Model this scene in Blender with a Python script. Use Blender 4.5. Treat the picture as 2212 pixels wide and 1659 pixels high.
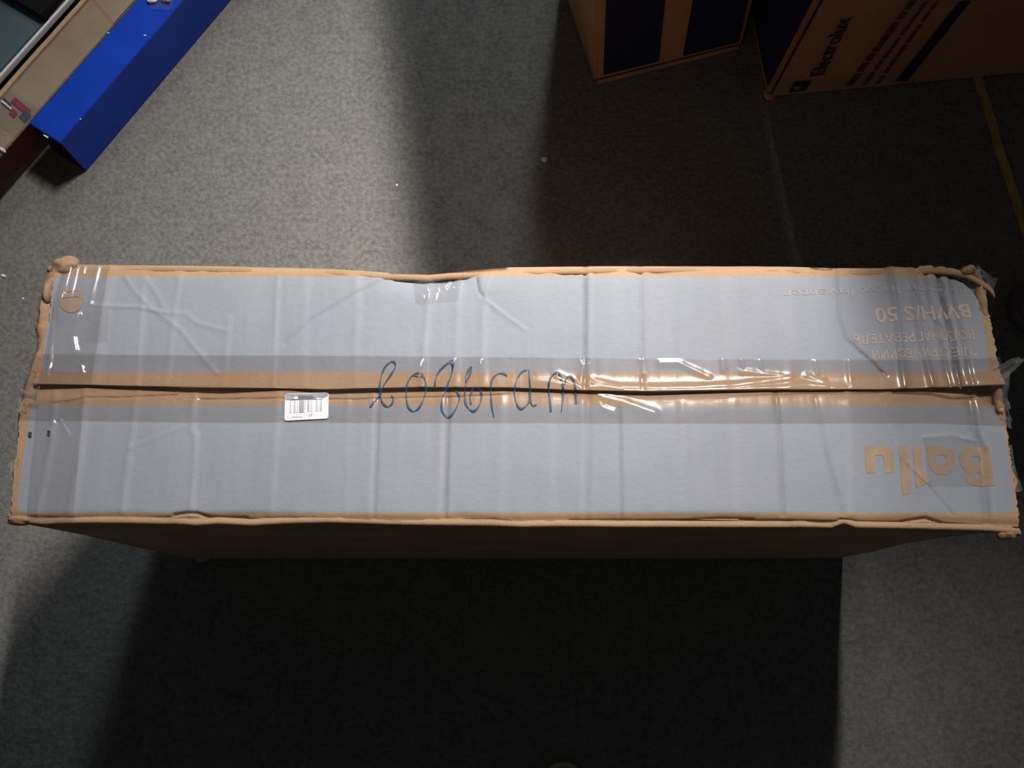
import bpy, bmesh, math, random
import numpy as np
from mathutils import Vector, Matrix

random.seed(7)
for o in list(bpy.data.objects):
    bpy.data.objects.remove(o, do_unlink=True)
S = bpy.context.scene
C = S.collection

# ------------------------------------------------------------------ camera
FPX, CPX, CAMH = 2000.0, 530.0, 1.58          # focal length in pixels of the 2212 px wide frame
TH = math.atan(CPX / FPX)
cam = bpy.data.cameras.new('camera')
cam.sensor_width = 36.0
cam.lens = 36.0 * FPX / 2212.0
cam.clip_start = 0.02
co = bpy.data.objects.new('camera', cam)
co.location = (0, 0, CAMH)
co.rotation_euler = (TH, 0, 0)
C.objects.link(co)
S.camera = co

# ------------------------------------------------------------------ world, lights, exposure
S.view_settings.view_transform = 'Standard'
S.view_settings.look = 'None'
S.view_settings.exposure = 0.0
S.view_settings.gamma = 1.0
S.view_settings.use_curve_mapping = False
wd = bpy.data.worlds.new('dim_hall')
S.world = wd
wd.use_nodes = True
wd.node_tree.nodes['Background'].inputs['Color'].default_value = (0.85, 0.95, 1.0, 1)
wd.node_tree.nodes['Background'].inputs['Strength'].default_value = 0.032


def area_light(name, loc, target, sx, sy, power, col, spread=180):
    l = bpy.data.lights.new(name, 'AREA')
    l.shape = 'RECTANGLE'
    l.size, l.size_y = sx, sy
    l.energy = power
    l.color = col
    l.spread = math.radians(spread)
    o = bpy.data.objects.new(name, l)
    o.location = loc
    z = (Vector(loc) - Vector(target)).normalized()
    y = Vector((0, 1, 0)); y = (y - z * y.dot(z)).normalized()        # long side of the tube along the aisle
    o.rotation_euler = Matrix((y.cross(z), y, z)).transposed().to_euler()
    C.objects.link(o)
    return o


area_light('ceiling_tube_light', (0.70, 2.0, 3.0), (0.03, 0.67, 0.3), 0.10, 0.7, 10.8, (1.0, 0.955, 0.92), 40)
area_light('aisle_tube_light', (0.20, 3.7, 3.0), (0.0, 0.7, 0), 0.25, 1.2, 4.5, (0.84, 0.93, 1.0), 52)


# ------------------------------------------------------------------ helpers
def W(px, py, z=0.0):
    """point at height z seen at photograph pixel (px, py)"""
    u = px - 1106.0
    v = py - 829.5
    y = -v * math.cos(TH) + FPX * math.sin(TH)
    zz = -v * math.sin(TH) - FPX * math.cos(TH)
    t = (z - CAMH) / zz
    return Vector((u * t, y * t, z))


def Wn(px, py, z=0.0):
    u = np.asarray(px, float) - 1106.0
    v = np.asarray(py, float) - 829.5
    y = -v * math.cos(TH) + FPX * math.sin(TH)
    zz = -v * math.sin(TH) - FPX * math.cos(TH)
    t = (z - CAMH) / zz
    return u * t, y * t


def plane_hit(px, py, o, n):
    u = px - 1106.0
    v = py - 829.5
    d = Vector((u, -v * math.cos(TH) + FPX * math.sin(TH), -v * math.sin(TH) - FPX * math.cos(TH)))
    c = Vector((0, 0, CAMH))
    t = (Vector(o) - c).dot(n) / d.dot(n)
    return c + d * t


def smooth_noise(x, y, seed=0):
    """value noise, vectorised"""
    x = np.asarray(x, float); y = np.asarray(y, float)
    xi = np.floor(x).astype(np.int64); yi = np.floor(y).astype(np.int64)
    xf = x - xi; yf = y - yi
    def h(a, b):
        n = (a * 374761393 + b * 668265263 + seed * 974711 + 12345) & 0x7fffffff
        n = ((n ^ (n >> 13)) * 1274126177) & 0x7fffffff
        return ((n ^ (n >> 16)) & 0xffff) / 32767.5 - 1.0
    sx = xf * xf * (3 - 2 * xf); sy = yf * yf * (3 - 2 * yf)
    return (h(xi, yi) * (1 - sx) + h(xi + 1, yi) * sx) * (1 - sy) + (h(xi, yi + 1) * (1 - sx) + h(xi + 1, yi + 1) * sx) * sy


def fbm(x, y, seed=0, oct=3):
    r = 0; a = 1.0
    for k in range(oct):
        r = r + a * smooth_noise(x * 2 ** k, y * 2 ** k, seed + k)
        a *= 0.5
    return r


def tagit(o, label=None, cat=None, group=None, kind=None):
    if label: o['label'] = label
    if cat: o['category'] = cat
    if group: o['group'] = group
    if kind: o['kind'] = kind
    return o


def empty(name, loc, label, cat, group=None):
    o = bpy.data.objects.new(name, None)
    o.location = loc
    o.empty_display_size = 0.1
    C.objects.link(o)
    return tagit(o, label, cat, group)


def root_loc(o):
    v = Vector((0, 0, 0))
    while o:
        v += o.location
        o = o.parent
    return v


def mesh_obj(name, verts, faces, mat, parent=None, smooth=False, loc=None, attr=None):
    """verts in world coordinates; stored relative to the parent's place (or to loc)"""
    base = root_loc(parent) if parent else Vector(loc if loc is not None else (0, 0, 0))
    me = bpy.data.meshes.new(name)
    me.from_pydata([tuple(Vector(v) - base) for v in verts], [], [tuple(int(i) for i in f) for f in faces])
    if attr is not None:
        a = me.attributes.new('crease_tone', 'FLOAT', 'POINT')
        a.data.foreach_set('value', np.asarray(attr, dtype=np.float32))
    if smooth:
        me.polygons.foreach_set('use_smooth', [True] * len(me.polygons))
    if mat: me.materials.append(mat)
    me.update()
    o = bpy.data.objects.new(name, me)
    if parent:
        o.parent = parent
    else:
        o.location = base
    C.objects.link(o)
    return o


def grid_sheet(name, X, Y, Z, mat, parent, thick=0.0, attr=None, smooth=True):
    """X,Y,Z: 2-D arrays (rows across, columns along). A sheet, solid if thick > 0"""
    nr, nc = X.shape
    V = np.stack([X, Y, Z], -1).reshape(-1, 3)
    idx = np.arange(nr * nc).reshape(nr, nc)
    F = np.stack([idx[:-1, :-1], idx[:-1, 1:], idx[1:, 1:], idx[1:, :-1]], -1).reshape(-1, 4)
    # orient upward
    a, b, c = V[F[0][0]], V[F[0][1]], V[F[0][3]]
    if np.cross(b - a, c - a)[2] < 0:
        F = F[:, ::-1]
    faces = F.tolist()
    verts = V
    at = None if attr is None else np.asarray(attr).reshape(-1)
    if thick > 0:
        n = nr * nc
        low = V.copy(); low[:, 2] -= thick
        # only the rim of the underside is kept dense; the underside is one strip of the rim verts
        verts = np.vstack([V, low])
        faces += [[f[3] + n, f[2] + n, f[1] + n, f[0] + n] for f in F.tolist()]
        rim = list(idx[0, :]) + list(idx[1:, -1]) + list(idx[-1, ::-1][1:]) + list(idx[::-1, 0][1:-1])
        for i in range(len(rim)):
            p, q = rim[i], rim[(i + 1) % len(rim)]
            faces.append([p, p + n, q + n, q])
        if at is not None: at = np.concatenate([at, at])
    base = root_loc(parent)
    me = bpy.data.meshes.new(name)
    vv = verts - np.array(base)
    me.from_pydata(vv.tolist(), [], faces)
    if at is not None:
        a = me.attributes.new('crease_tone', 'FLOAT', 'POINT')
        a.data.foreach_set('value', at.astype(np.float32))
    if thick > 0:
        bm = bmesh.new(); bm.from_mesh(me)
        bmesh.ops.recalc_face_normals(bm, faces=bm.faces)
        bm.to_mesh(me); bm.free()
    if smooth: me.polygons.foreach_set('use_smooth', [True] * len(me.polygons))
    me.materials.append(mat)
    me.update()
    o = bpy.data.objects.new(name, me)
    o.parent = parent
    C.objects.link(o)
    if thick > 0 and smooth:
        me.set_sharp_from_angle(angle=math.radians(50))
    return o


# ------------------------------------------------------------------ materials
def new_mat(name):
    m = bpy.data.materials.new(name)
    m.use_nodes = True
    nt = m.node_tree
    b = nt.nodes['Principled BSDF']
    return m, nt, b


def N(nt, t, **kw):
    n = nt.nodes.new(t)
    for k, v in kw.items(): setattr(n, k, v)
    return n


def math_node(nt, op, a, b=None, clamp=False):
    n = nt.nodes.new('ShaderNodeMath'); n.operation = op; n.use_clamp = clamp
    for i, s in enumerate((a, b)):
        if s is None: continue
        if isinstance(s, (int, float)): n.inputs[i].default_value = s
        else: nt.links.new(s, n.inputs[i])
    return n.outputs[0]


def mixc(nt, fac, a, b, blend='MIX'):
    n = nt.nodes.new('ShaderNodeMix'); n.data_type = 'RGBA'; n.blend_type = blend
    for i, s in ((0, fac), (6, a), (7, b)):
        if isinstance(s, (int, float)): n.inputs[i].default_value = s
        elif isinstance(s, tuple): n.inputs[i].default_value = s
        else: nt.links.new(s, n.inputs[i])
    return n.outputs[2]


def noise_tex(nt, scale, detail=3.0, vec=None, rough=0.55):
    n = nt.nodes.new('ShaderNodeTexNoise')
    n.inputs['Scale'].default_value = scale
    n.inputs['Detail'].default_value = detail
    n.inputs['Roughness'].default_value = rough
    if vec is not None: nt.links.new(vec, n.inputs['Vector'])
    return n.outputs['Fac']


def obj_co(nt, stretch=None):
    t = nt.nodes.new('ShaderNodeTexCoord')
    if stretch is None: return t.outputs['Object']
    m = nt.nodes.new('ShaderNodeMapping')
    m.inputs['Scale'].default_value = stretch
    nt.links.new(t.outputs['Object'], m.inputs['Vector'])
    return m.outputs['Vector']


def remap(nt, s, a, b, c, d):
    n = nt.nodes.new('ShaderNodeMapRange')
    n.inputs[1].default_value, n.inputs[2].default_value = a, b
    n.inputs[3].default_value, n.inputs[4].default_value = c, d
    nt.links.new(s, n.inputs[0])
    return n.outputs[0]


def bump(nt, b, h, strength, dist):
    n = nt.nodes.new('ShaderNodeBump')
    n.inputs['Strength'].default_value = strength
    n.inputs['Distance'].default_value = dist
    nt.links.new(h, n.inputs['Height'])
    nt.links.new(n.outputs['Normal'], b.inputs['Normal'])


def grey(v, nt):
    n = nt.nodes.new('ShaderNodeCombineColor')
    for i in range(3): nt.links.new(v, n.inputs[i])
    return n.outputs[0]


KRAFT = (0.47, 0.295, 0.168, 1)


def kraft_mat(name='kraft_cardboard', col=KRAFT, flute=(1, 1, 1)):
    m, nt, b = new_mat(name)
    v = obj_co(nt)
    n1 = noise_tex(nt, 9, 4, v)
    n2 = noise_tex(nt, 420, 2, v)
    dark = tuple(c * 0.80 for c in col[:3]) + (1,)
    lite = tuple(min(1, c * 1.10) for c in col[:3]) + (1,)
    c = mixc(nt, remap(nt, n1, 0.3, 0.7, 0, 1), dark, lite)
    c = mixc(nt, remap(nt, n2, 0.35, 0.65, 0.0, 0.16), c, (0.2, 0.11, 0.05, 1))
    nt.links.new(c, b.inputs['Base Color'])
    b.inputs['Roughness'].default_value = 0.8
    b.inputs['Specular IOR Level'].default_value = 0.25
    bump(nt, b, noise_tex(nt, 160, 3, v), 0.25, 0.002)
    return m


def plain_mat(name, col, rough=0.6, spec=0.4, var=0.12, scale=30, bumps=0.0):
    m, nt, b = new_mat(name)
    v = obj_co(nt)
    n1 = noise_tex(nt, scale, 4, v)
    d = tuple(c * (1 - var) for c in col[:3]) + (1,)
    l = tuple(min(1, c * (1 + var)) for c in col[:3]) + (1,)
    nt.links.new(mixc(nt, remap(nt, n1, 0.3, 0.7, 0, 1), d, l), b.inputs['Base Color'])
    b.inputs['Roughness'].default_value = rough
    b.inputs['Specular IOR Level'].default_value = spec
    if bumps: bump(nt, b, noise_tex(nt, scale * 6, 3, v), bumps, 0.002)
    return m


def flap_mat(name, cx, cy, hx, hy, r):
    """kraft board with a printed grey rounded panel; cx.. in object coordinates"""
    m, nt, b = new_mat(name)
    v = obj_co(nt)
    sep = nt.nodes.new('ShaderNodeSeparateXYZ'); nt.links.new(v, sep.inputs[0])
    wob = math_node(nt, 'MULTIPLY', math_node(nt, 'SUBTRACT', noise_tex(nt, 40, 2, v), 0.5), 0.0016)
    dx = math_node(nt, 'SUBTRACT', math_node(nt, 'ABSOLUTE', math_node(nt, 'SUBTRACT', sep.outputs[0], cx)), hx - r)
    dy = math_node(nt, 'SUBTRACT', math_node(nt, 'ABSOLUTE', math_node(nt, 'SUBTRACT', sep.outputs[1], cy)), hy - r)
    ax = math_node(nt, 'MAXIMUM', dx, 0.0); ay = math_node(nt, 'MAXIMUM', dy, 0.0)
    ln = math_node(nt, 'SQRT', math_node(nt, 'ADD', math_node(nt, 'MULTIPLY', ax, ax), math_node(nt, 'MULTIPLY', ay, ay)))
    ins = math_node(nt, 'MINIMUM', math_node(nt, 'MAXIMUM', dx, dy), 0.0)
    sd = math_node(nt, 'ADD', math_node(nt, 'SUBTRACT', math_node(nt, 'ADD', ln, ins), r), wob)
    mask = remap(nt, sd, -0.0006, 0.0006, 1, 0)
    n1 = noise_tex(nt, 7, 4, v)
    n2 = noise_tex(nt, 420, 2, v)
    kr = mixc(nt, remap(nt, n1, 0.3, 0.7, 0, 1), (0.46, 0.285, 0.155, 1), (0.53, 0.350, 0.210, 1))
    kr = mixc(nt, remap(nt, n2, 0.35, 0.65, 0, 0.14), kr, (0.2, 0.11, 0.05, 1))
    n3 = noise_tex(nt, 4, 3, v)
    gr = mixc(nt, remap(nt, n3, 0.3, 0.7, 0, 1), (0.295, 0.320, 0.368, 1), (0.335, 0.348, 0.388, 1))
    # fine flute streaks of the board showing through the ink (across the flap)
    fl = noise_tex(nt, 1.0, 3, obj_co(nt, (75, 3.0, 1)))
    gr = mixc(nt, remap(nt, fl, 0.3, 0.75, 0, 0.22), gr, (0.40, 0.40, 0.43, 1))
    at = nt.nodes.new('ShaderNodeAttribute'); at.attribute_name = 'crease_tone'  # lightens the board along some creases, darkens it along others
    pos = math_node(nt, 'MAXIMUM', at.outputs['Fac'], 0.0, True)
    neg = math_node(nt, 'MAXIMUM', math_node(nt, 'MULTIPLY', at.outputs['Fac'], -1.0), 0.0, True)
    gr = mixc(nt, pos, gr, (0.48, 0.48, 0.52, 1))
    kr = mixc(nt, math_node(nt, 'MULTIPLY', pos, 0.6), kr, (0.60, 0.42, 0.28, 1))
    c = mixc(nt, mask, kr, gr)
    c = mixc(nt, neg, c, (0.07, 0.055, 0.05, 1))
    nt.links.new(c, b.inputs['Base Color'])
    b.inputs['Roughness'].default_value = 0.62
    b.inputs['Specular IOR Level'].default_value = 0.3
    bump(nt, b, noise_tex(nt, 130, 3, v), 0.18, 0.002)
    return m


def tape_mat(name, tint=(0.86, 0.845, 0.845, 1), bs=0.25, rough=0.06, stretch=(60, 12, 1), milky=0.05):
    m = bpy.data.materials.new(name); m.use_nodes = True
    nt = m.node_tree
    nt.nodes.clear()
    out = nt.nodes.new('ShaderNodeOutputMaterial')
    tr = nt.nodes.new('ShaderNodeBsdfTransparent'); tr.inputs[0].default_value = tint
    gl = nt.nodes.new('ShaderNodeBsdfGlossy'); gl.inputs['Roughness'].default_value = rough
    df = nt.nodes.new('ShaderNodeBsdfDiffuse'); df.inputs[0].default_value = (0.8, 0.8, 0.8, 1)
    fr = nt.nodes.new('ShaderNodeLayerWeight'); fr.inputs['Blend'].default_value = 0.5
    refl = math_node(nt, 'ADD', math_node(nt, 'MULTIPLY', math_node(nt, 'POWER', fr.outputs['Facing'], 5.0), 0.9), 0.045)
    bp = nt.nodes.new('ShaderNodeBump'); bp.inputs['Strength'].default_value = bs; bp.inputs['Distance'].default_value = 0.003
    v = obj_co(nt, stretch)
    nt.links.new(noise_tex(nt, 1.0, 4, v), bp.inputs['Height'])
    for n in (gl, fr): nt.links.new(bp.outputs[0], n.inputs['Normal'])
    mm = nt.nodes.new('ShaderNodeMixShader'); mm.inputs[0].default_value = milky
    nt.links.new(tr.outputs[0], mm.inputs[1]); nt.links.new(df.outputs[0], mm.inputs[2])
    mx = nt.nodes.new('ShaderNodeMixShader')
    nt.links.new(refl, mx.inputs[0]); nt.links.new(mm.outputs[0], mx.inputs[1]); nt.links.new(gl.outputs[0], mx.inputs[2])
    nt.links.new(mx.outputs[0], out.inputs[0])
    return m


M_kraft = kraft_mat()
M_kraft_dark = kraft_mat('brown_cardboard', (0.42, 0.24, 0.13, 1))
M_kraft_dull = kraft_mat('dull_cardboard', (0.30, 0.235, 0.17, 1))
M_edge = kraft_mat('cut_cardboard_edge', (0.50, 0.36, 0.22, 1))
M_tape = tape_mat('clear_tape', (0.865, 0.842, 0.825, 1), 0.05, 0.22, milky=0.02)
M_patch = tape_mat('thin_clear_tape', (0.95, 0.945, 0.945, 1), 0.10, 0.12)
M_tape2 = tape_mat('clear_corner_tape', (0.91, 0.90, 0.895, 1), 0.08, 0.18, (30, 50, 1), 0.035)
M_film = tape_mat('torn_clear_film', (0.86, 0.86, 0.86, 1), 0.15, 0.14, (60, 60, 60), 0.13)
M_print = plain_mat('kraft_print', (0.44, 0.31, 0.205), 0.75, 0.25, 0.12, 60)
M_print_mid = plain_mat('pale_kraft_print', (0.56, 0.45, 0.375), 0.75, 0.25, 0.12, 60)
M_print_pale = plain_mat('pale_print', (0.44, 0.405, 0.41), 0.75, 0.25, 0.10, 60)
M_ink = plain_mat('blue_marker_ink', (0.035, 0.085, 0.15), 0.5, 0.3, 0.25, 80)
M_white = plain_mat('white_label_paper', (0.86, 0.86, 0.88), 0.6, 0.3, 0.02, 40)
M_greylab = plain_mat('grey_label_band', (0.36, 0.34, 0.36), 0.6, 0.3, 0.05, 40)
M_bar1 = plain_mat('faded_bar_ink', (0.42, 0.42, 0.45), 0.7, 0.3, 0.05, 40)
M_bar2 = plain_mat('pale_bar_ink', (0.62, 0.62, 0.66), 0.7, 0.3, 0.05, 40)
M_bar3 = plain_mat('dark_label_ink', (0.16, 0.15, 0.17), 0.7, 0.3, 0.1, 200)
M_blue = plain_mat('blue_glossy_carton', (0.005, 0.047, 0.42), 0.4, 0.3, 0.10, 14)
M_navy = plain_mat('navy_print', (0.012, 0.014, 0.06), 0.7, 0.3, 0.15, 20)
M_yellow = plain_mat('yellow_strap_plastic', (0.40, 0.29, 0.07), 0.6, 0.3, 0.35, 22)
M_teal = plain_mat('grey_green_panel', (0.085, 0.13, 0.15), 0.55, 0.4, 0.06, 20)
M_greyside = plain_mat('grey_plastic', (0.16, 0.16, 0.18), 0.6, 0.4, 0.06, 20)
M_steel = plain_mat('white_metal_trim', (0.93, 0.94, 0.96), 0.30, 0.6, 0.02, 30)
M_steel.node_tree.nodes['Principled BSDF'].inputs['Coat Weight'].default_value = 1.0
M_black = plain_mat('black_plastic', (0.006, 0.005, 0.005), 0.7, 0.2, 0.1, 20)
M_shoe = plain_mat('dark_shoe_fabric', (0.13, 0.12, 0.145), 0.85, 0.2, 0.2, 120, 0.3)
M_sole = plain_mat('shoe_sole_rubber', (0.62, 0.50, 0.44), 0.7, 0.3, 0.1, 60)
M_paper = plain_mat('white_paper', (0.75, 0.73, 0.71), 0.8, 0.2, 0.05, 100)
M_red = plain_mat('red_tape_print', (0.26, 0.03, 0.06), 0.4, 0.5, 0.2, 60)
M_bluepr = plain_mat('grey_blue_tape_print', (0.05, 0.07, 0.10), 0.35, 0.5, 0.2, 60)
M_brown_print_shade = plain_mat('brown_print_and_shade', (0.10, 0.05, 0.035), 0.8, 0.2, 0.1, 60)  # brown print and stain colour; also paints shade on the brown carton's body


def floor_mat():
    m, nt, b = new_mat('grey_felt_floor')
    v = obj_co(nt)
    n1 = noise_tex(nt, 2.2, 5, v)
    n2 = noise_tex(nt, 26, 5, v, 0.65)
    n3 = noise_tex(nt, 110, 4, v, 0.6)
    c = mixc(nt, remap(nt, n1, 0.3, 0.7, 0, 1), (0.152, 0.145, 0.134, 1), (0.205, 0.196, 0.181, 1))
    c = mixc(nt, remap(nt, n2, 0.32, 0.68, 0.0, 0.7), c, (0.102, 0.100, 0.094, 1))
    c = mixc(nt, remap(nt, n3, 0.38, 0.66, 0.0, 0.65), c, (0.255, 0.245, 0.228, 1))
    n4 = noise_tex(nt, 120, 3, v, 0.7)
    c = mixc(nt, remap(nt, n4, 0.5, 0.7, 0.0, 0.5), c, (0.10, 0.096, 0.090, 1))
    nt.links.new(c, b.inputs['Base Color'])
    b.inputs['Roughness'].default_value = 0.95
    b.inputs['Specular IOR Level'].default_value = 0.1
    bump(nt, b, n3, 0.6, 0.004)
    return m


# ------------------------------------------------------------------ floor
fl = mesh_obj('floor', [(-5, -3, 0), (5, -3, 0), (5, 7, 0), (-5, 7, 0)], [(0, 1, 2, 3)], floor_mat())
tagit(fl, kind='structure')

# ------------------------------------------------------------------ main carton
T = 0.577
ROOT = Vector((0.003, 0.26, 0.0))
box = empty('shipping_carton', ROOT, 'long grey-printed cardboard shipping carton taped shut, in the middle of the floor', 'carton')


def curve(pts, z=T):
    """y as a function of x through photograph points on the plane z"""
    x, y = Wn([p[0] for p in pts], [p[1] for p in pts], z)
    o = np.argsort(x)
    return x[o], y[o]


far_edge = curve([(95, 566), (165, 569), (300, 570), (500, 573), (700, 578), (840, 586), (925, 587), (970, 583), (1100, 575), (1300, 573),
                  (1500, 573), (1700, 574), (1790, 577), (1915, 577), (1928, 573), (1984, 577), (1992, 570), (2020, 569),
                  (2060, 572), (2085, 577), (2105, 586), (2138, 608), (2160, 640)])
far_seam = curve([(40, 826), (75, 829), (300, 834), (500, 837), (700, 841), (900, 836), (1100, 837), (1250, 843), (1400, 846),
                  (1650, 842), (1900, 842), (2150, 833), (2200, 831)])
near_seam = curve([(20, 838), (60, 842), (190, 838), (300, 843), (480, 849), (620, 843), (700, 851), (900, 846), (1100, 845), (1250, 850),
                   (1400, 854), (1650, 847), (1900, 845), (2000, 846), (2110, 852), (2150, 870), (2170, 884), (2200, 900)])
near_edge = curve([(0, 1119), (60, 1124), (150, 1122), (250, 1120), (370, 1124), (540, 1118), (700, 1124), (960, 1127), (1000, 1122), (1130, 1128),
                   (1300, 1124), (1500, 1121), (1650, 1124), (1830, 1130), (2000, 1127), (2130, 1133), (2220, 1138)])


def side_curve(pts, z=T):
    x, y = Wn([p[0] for p in pts], [p[1] for p in pts], z)
    o = np.argsort(y)
    return y[o], x[o]


far_left = side_curve([(122, 560), (117, 600), (112, 650), (106, 700), (92, 770), (72, 835)])
far_right = side_curve([(2122, 575), (2133, 620), (2141, 680), (2151, 740), (2160, 800), (2166, 835)])
near_left = side_curve([(62, 838), (44, 880), (38, 960), (28, 1040), (22, 1125)])
near_right = side_curve([(2168, 850), (2172, 890), (2180, 960), (2192, 1040), (2203, 1140)])


def fy(c, x): return np.interp(x, c[0], c[1])


# creases: polylines in photograph pixels, (height, half width m, wear, one-sidedness)
CREASES = [
    # far flap
    ([(388, 600), (360, 835)], 0.0007, 0.004, 0.22),
    ([(312, 600), (296, 835)], 0.0007, 0.004, 0.25),
    ([(240, 578), (205, 835)], 0.0010, 0.006, 0.30),
    ([(495, 690), (482, 835)], 0.0006, 0.004, 0.18),
    ([(600, 600), (590, 835)], 0.0006, 0.003, 0.12),
    ([(660, 600), (655, 835)], 0.0005, 0.005, 0.10),
    ([(772, 600), (768, 835)], 0.0006, 0.005, 0.18),
    ([(930, 590), (912, 835)], 0.0011, 0.004, 0.25),
    ([(990, 600), (984, 835)], 0.0009, 0.005, 0.25),
    ([(1046, 600), (1044, 835)], 0.0008, 0.005, 0.22),
    ([(1264, 575), (1262, 840)], -0.0012, 0.0026, -0.38),
    ([(1276, 575), (1274, 840)], 0.0006, 0.003, 0.12),
    ([(1384, 575), (1387, 840)], -0.0007, 0.003, -0.16),
    ([(1560, 600), (1565, 840)], 0.0004, 0.006, 0.06),
    ([(1700, 600), (1705, 840)], 0.0004, 0.006, 0.06),
    ([(1808, 575), (1812, 690), (1828, 735), (1852, 757), (1880, 780), (1912, 812)], -0.0012, 0.0018, -0.22),
    ([(1840, 740), (1858, 758), (1885, 782), (1908, 806)], -0.0008, 0.0009, -0.5),
    ([(1918, 572), (1926, 610), (1940, 700), (1952, 835)], 0.0024, 0.0045, -0.30),
    ([(1969, 570), (1980, 680), (2012, 835)], 0.0026, 0.0045, -0.28),
    ([(1998, 566), (2010, 640), (2030, 720), (2050, 835)], -0.0018, 0.003, -0.30),
    ([(2026, 562), (2040, 640), (2058, 730), (2072, 835)], -0.0042, 0.0032, -0.75),
    ([(2054, 566), (2068, 650), (2085, 740), (2098, 835)], -0.0022, 0.003, -0.40),
    ([(1974, 628), (2008, 676), (2036, 708), (2056, 740)], -0.0012, 0.0010, -0.35),
    ([(2060, 592), (2092, 602), (2112, 620), (2122, 640), (2140, 655)], -0.0035, 0.0016, -0.75),
    ([(2122, 665), (2134, 672), (2146, 668)], -0.002, 0.0014, -0.5),
    # torn, lifted print at the far left: a Y of soft folds
    ([(268, 596), (290, 628), (330, 668), (362, 690), (392, 715), (418, 748), (468, 806)], 0.0007, 0.0026, 0.06),
    ([(318, 604), (342, 640), (352, 664)], 0.0006, 0.003, 0.08),
    ([(362, 676), (400, 678), (430, 700), (492, 715)], 0.0006, 0.0028, 0.04),
    ([(200, 660), (300, 664), (360, 676)], 0.0009, 0.002, 0.08),
    ([(842, 596), (760, 640), (680, 688), (616, 742)], -0.0008, 0.0026, -0.10),
    ([(1030, 600), (1034, 630), (1046, 645)], -0.0014, 0.0016, -0.45),
    ([(1058, 596), (1052, 630), (1046, 645)], 0.0010, 0.0016, 0.2),
    ([(1046, 645), (1090, 680), (1135, 712)], 0.0007, 0.002, 0.25),
    ([(840, 585), (862, 589), (900, 586), (925, 588)], -0.002, 0.0012, -0.55),
    ([(970, 588), (1030, 583), (1090, 579)], -0.003, 0.0022, -0.50),
    ([(1755, 578), (1782, 582), (1800, 580)], -0.002, 0.0012, -0.5),
    # near flap
    ([(120, 850), (112, 960), (80, 1110)], 0.0010, 0.004, 0.28),
    ([(186, 840), (172, 1000), (150, 1120)], 0.0012, 0.005, 0.22),
    ([(297, 845), (280, 980), (264, 1115)], 0.0009, 0.0045, 0.30),
    ([(418, 850), (414, 928), (424, 944), (412, 1112)], 0.0010, 0.004, 0.28),
    ([(602, 850), (594, 980), (584, 1118)], 0.0008, 0.0045, 0.24),
    ([(752, 850), (746, 1118)], 0.0005, 0.004, 0.12),
    ([(817, 850), (812, 1000), (807, 1124)], -0.0010, 0.0024, -0.30),
    ([(806, 850), (802, 1000), (797, 1124)], 0.0006, 0.004, 0.18),
    ([(968, 850), (965, 1000), (960, 1118), (972, 1134)], -0.0013, 0.0028, -0.34),
    ([(955, 850), (952, 1000), (946, 1124)], 0.0008, 0.005, 0.24),
    ([(1084, 850), (1080, 1124)], 0.0006, 0.006, 0.18),
    ([(1190, 850), (1190, 1124)], 0.0004, 0.006, 0.10),
    ([(1272, 850), (1268, 1124)], -0.0007, 0.004, -0.12),
    ([(1258, 850), (1254, 1124)], 0.0006, 0.004, 0.14),
    ([(1338, 880), (1343, 1124)], -0.0010, 0.0022, -0.26),
    ([(1472, 870), (1474, 1124)], 0.0005, 0.005, 0.12),
    ([(1585, 870), (1588, 1124)], 0.0005, 0.005, 0.10),
    ([(1675, 850), (1682, 920), (1692, 1110)], -0.0012, 0.0030, -0.24),
    ([(1760, 860), (1778, 960), (1818, 1110)], -0.0009, 0.0036, -0.14),
    ([(1832, 860), (1838, 1110)], 0.0009, 0.006, 0.28),
    ([(1895, 865), (1922, 930), (1945, 990)], 0.0008, 0.003, 0.14),
    ([(2094, 850), (2104, 930), (2122, 975), (2128, 1060), (2134, 1128)], -0.0026, 0.004, -0.22),
    ([(2110, 850), (2118, 930), (2138, 975), (2146, 1060), (2152, 1128)], 0.0010, 0.003, 0.12),
    ([(2005, 1046), (2040, 1088), (2062, 1112)], -0.0009, 0.0013, -0.22),
    ([(1960, 1000), (2005, 1046)], 0.0008, 0.0015, 0.10),
    ([(280, 968), (330, 948), (400, 920)], 0.0004, 0.002, 0.05),
    ([(1990, 945), (2060, 940), (2110, 955)], 0.0010, 0.0014, 0.08),
    # cracks of the near flap
    ([(190, 850), (330, 870), (380, 866), (530, 862)], 0.0, 0.0008, -0.0),
    ([(110, 872), (150, 866), (190, 858), (260, 858), (380, 852)], -0.0010, 0.0009, -0.55),
    ([(430, 861), (600, 860), (760, 862), (900, 858), (1000, 856), (1100, 851)], -0.0010, 0.0009, -0.55),
    ([(1930, 848), (2010, 852), (2060, 862), (2110, 858)], -0.002, 0.0014, -0.5),
    # crushed fold along the near long edge
    ([(374, 1112), (400, 1108), (424, 1108), (448, 1116), (470, 1118), (530, 1118)], -0.003, 0.0016, -0.55),
    ([(530, 1118), (600, 1118), (680, 1119)], -0.0012, 0.0010, -0.35),
    ([(60, 1116), (150, 1118), (240, 1118), (300, 1119), (370, 1116)], -0.0015, 0.0010, -0.28),
    ([(1000, 1122), (1060, 1121), (1100, 1125)], -0.0012, 0.0009, -0.25),
    ([(1230, 1124), (1350, 1123), (1480, 1122), (1560, 1119), (1630, 1121)], -0.0022, 0.0012, -0.48),
    ([(1600, 1124), (1680, 1124), (1760, 1126), (1830, 1128)], -0.0028, 0.0014, -0.52),
    ([(1815, 1122), (1860, 1128), (1940, 1128), (2000, 1118), (2040, 1130), (2130, 1136)], -0.0028, 0.0014, -0.55),
]
CW = []
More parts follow.
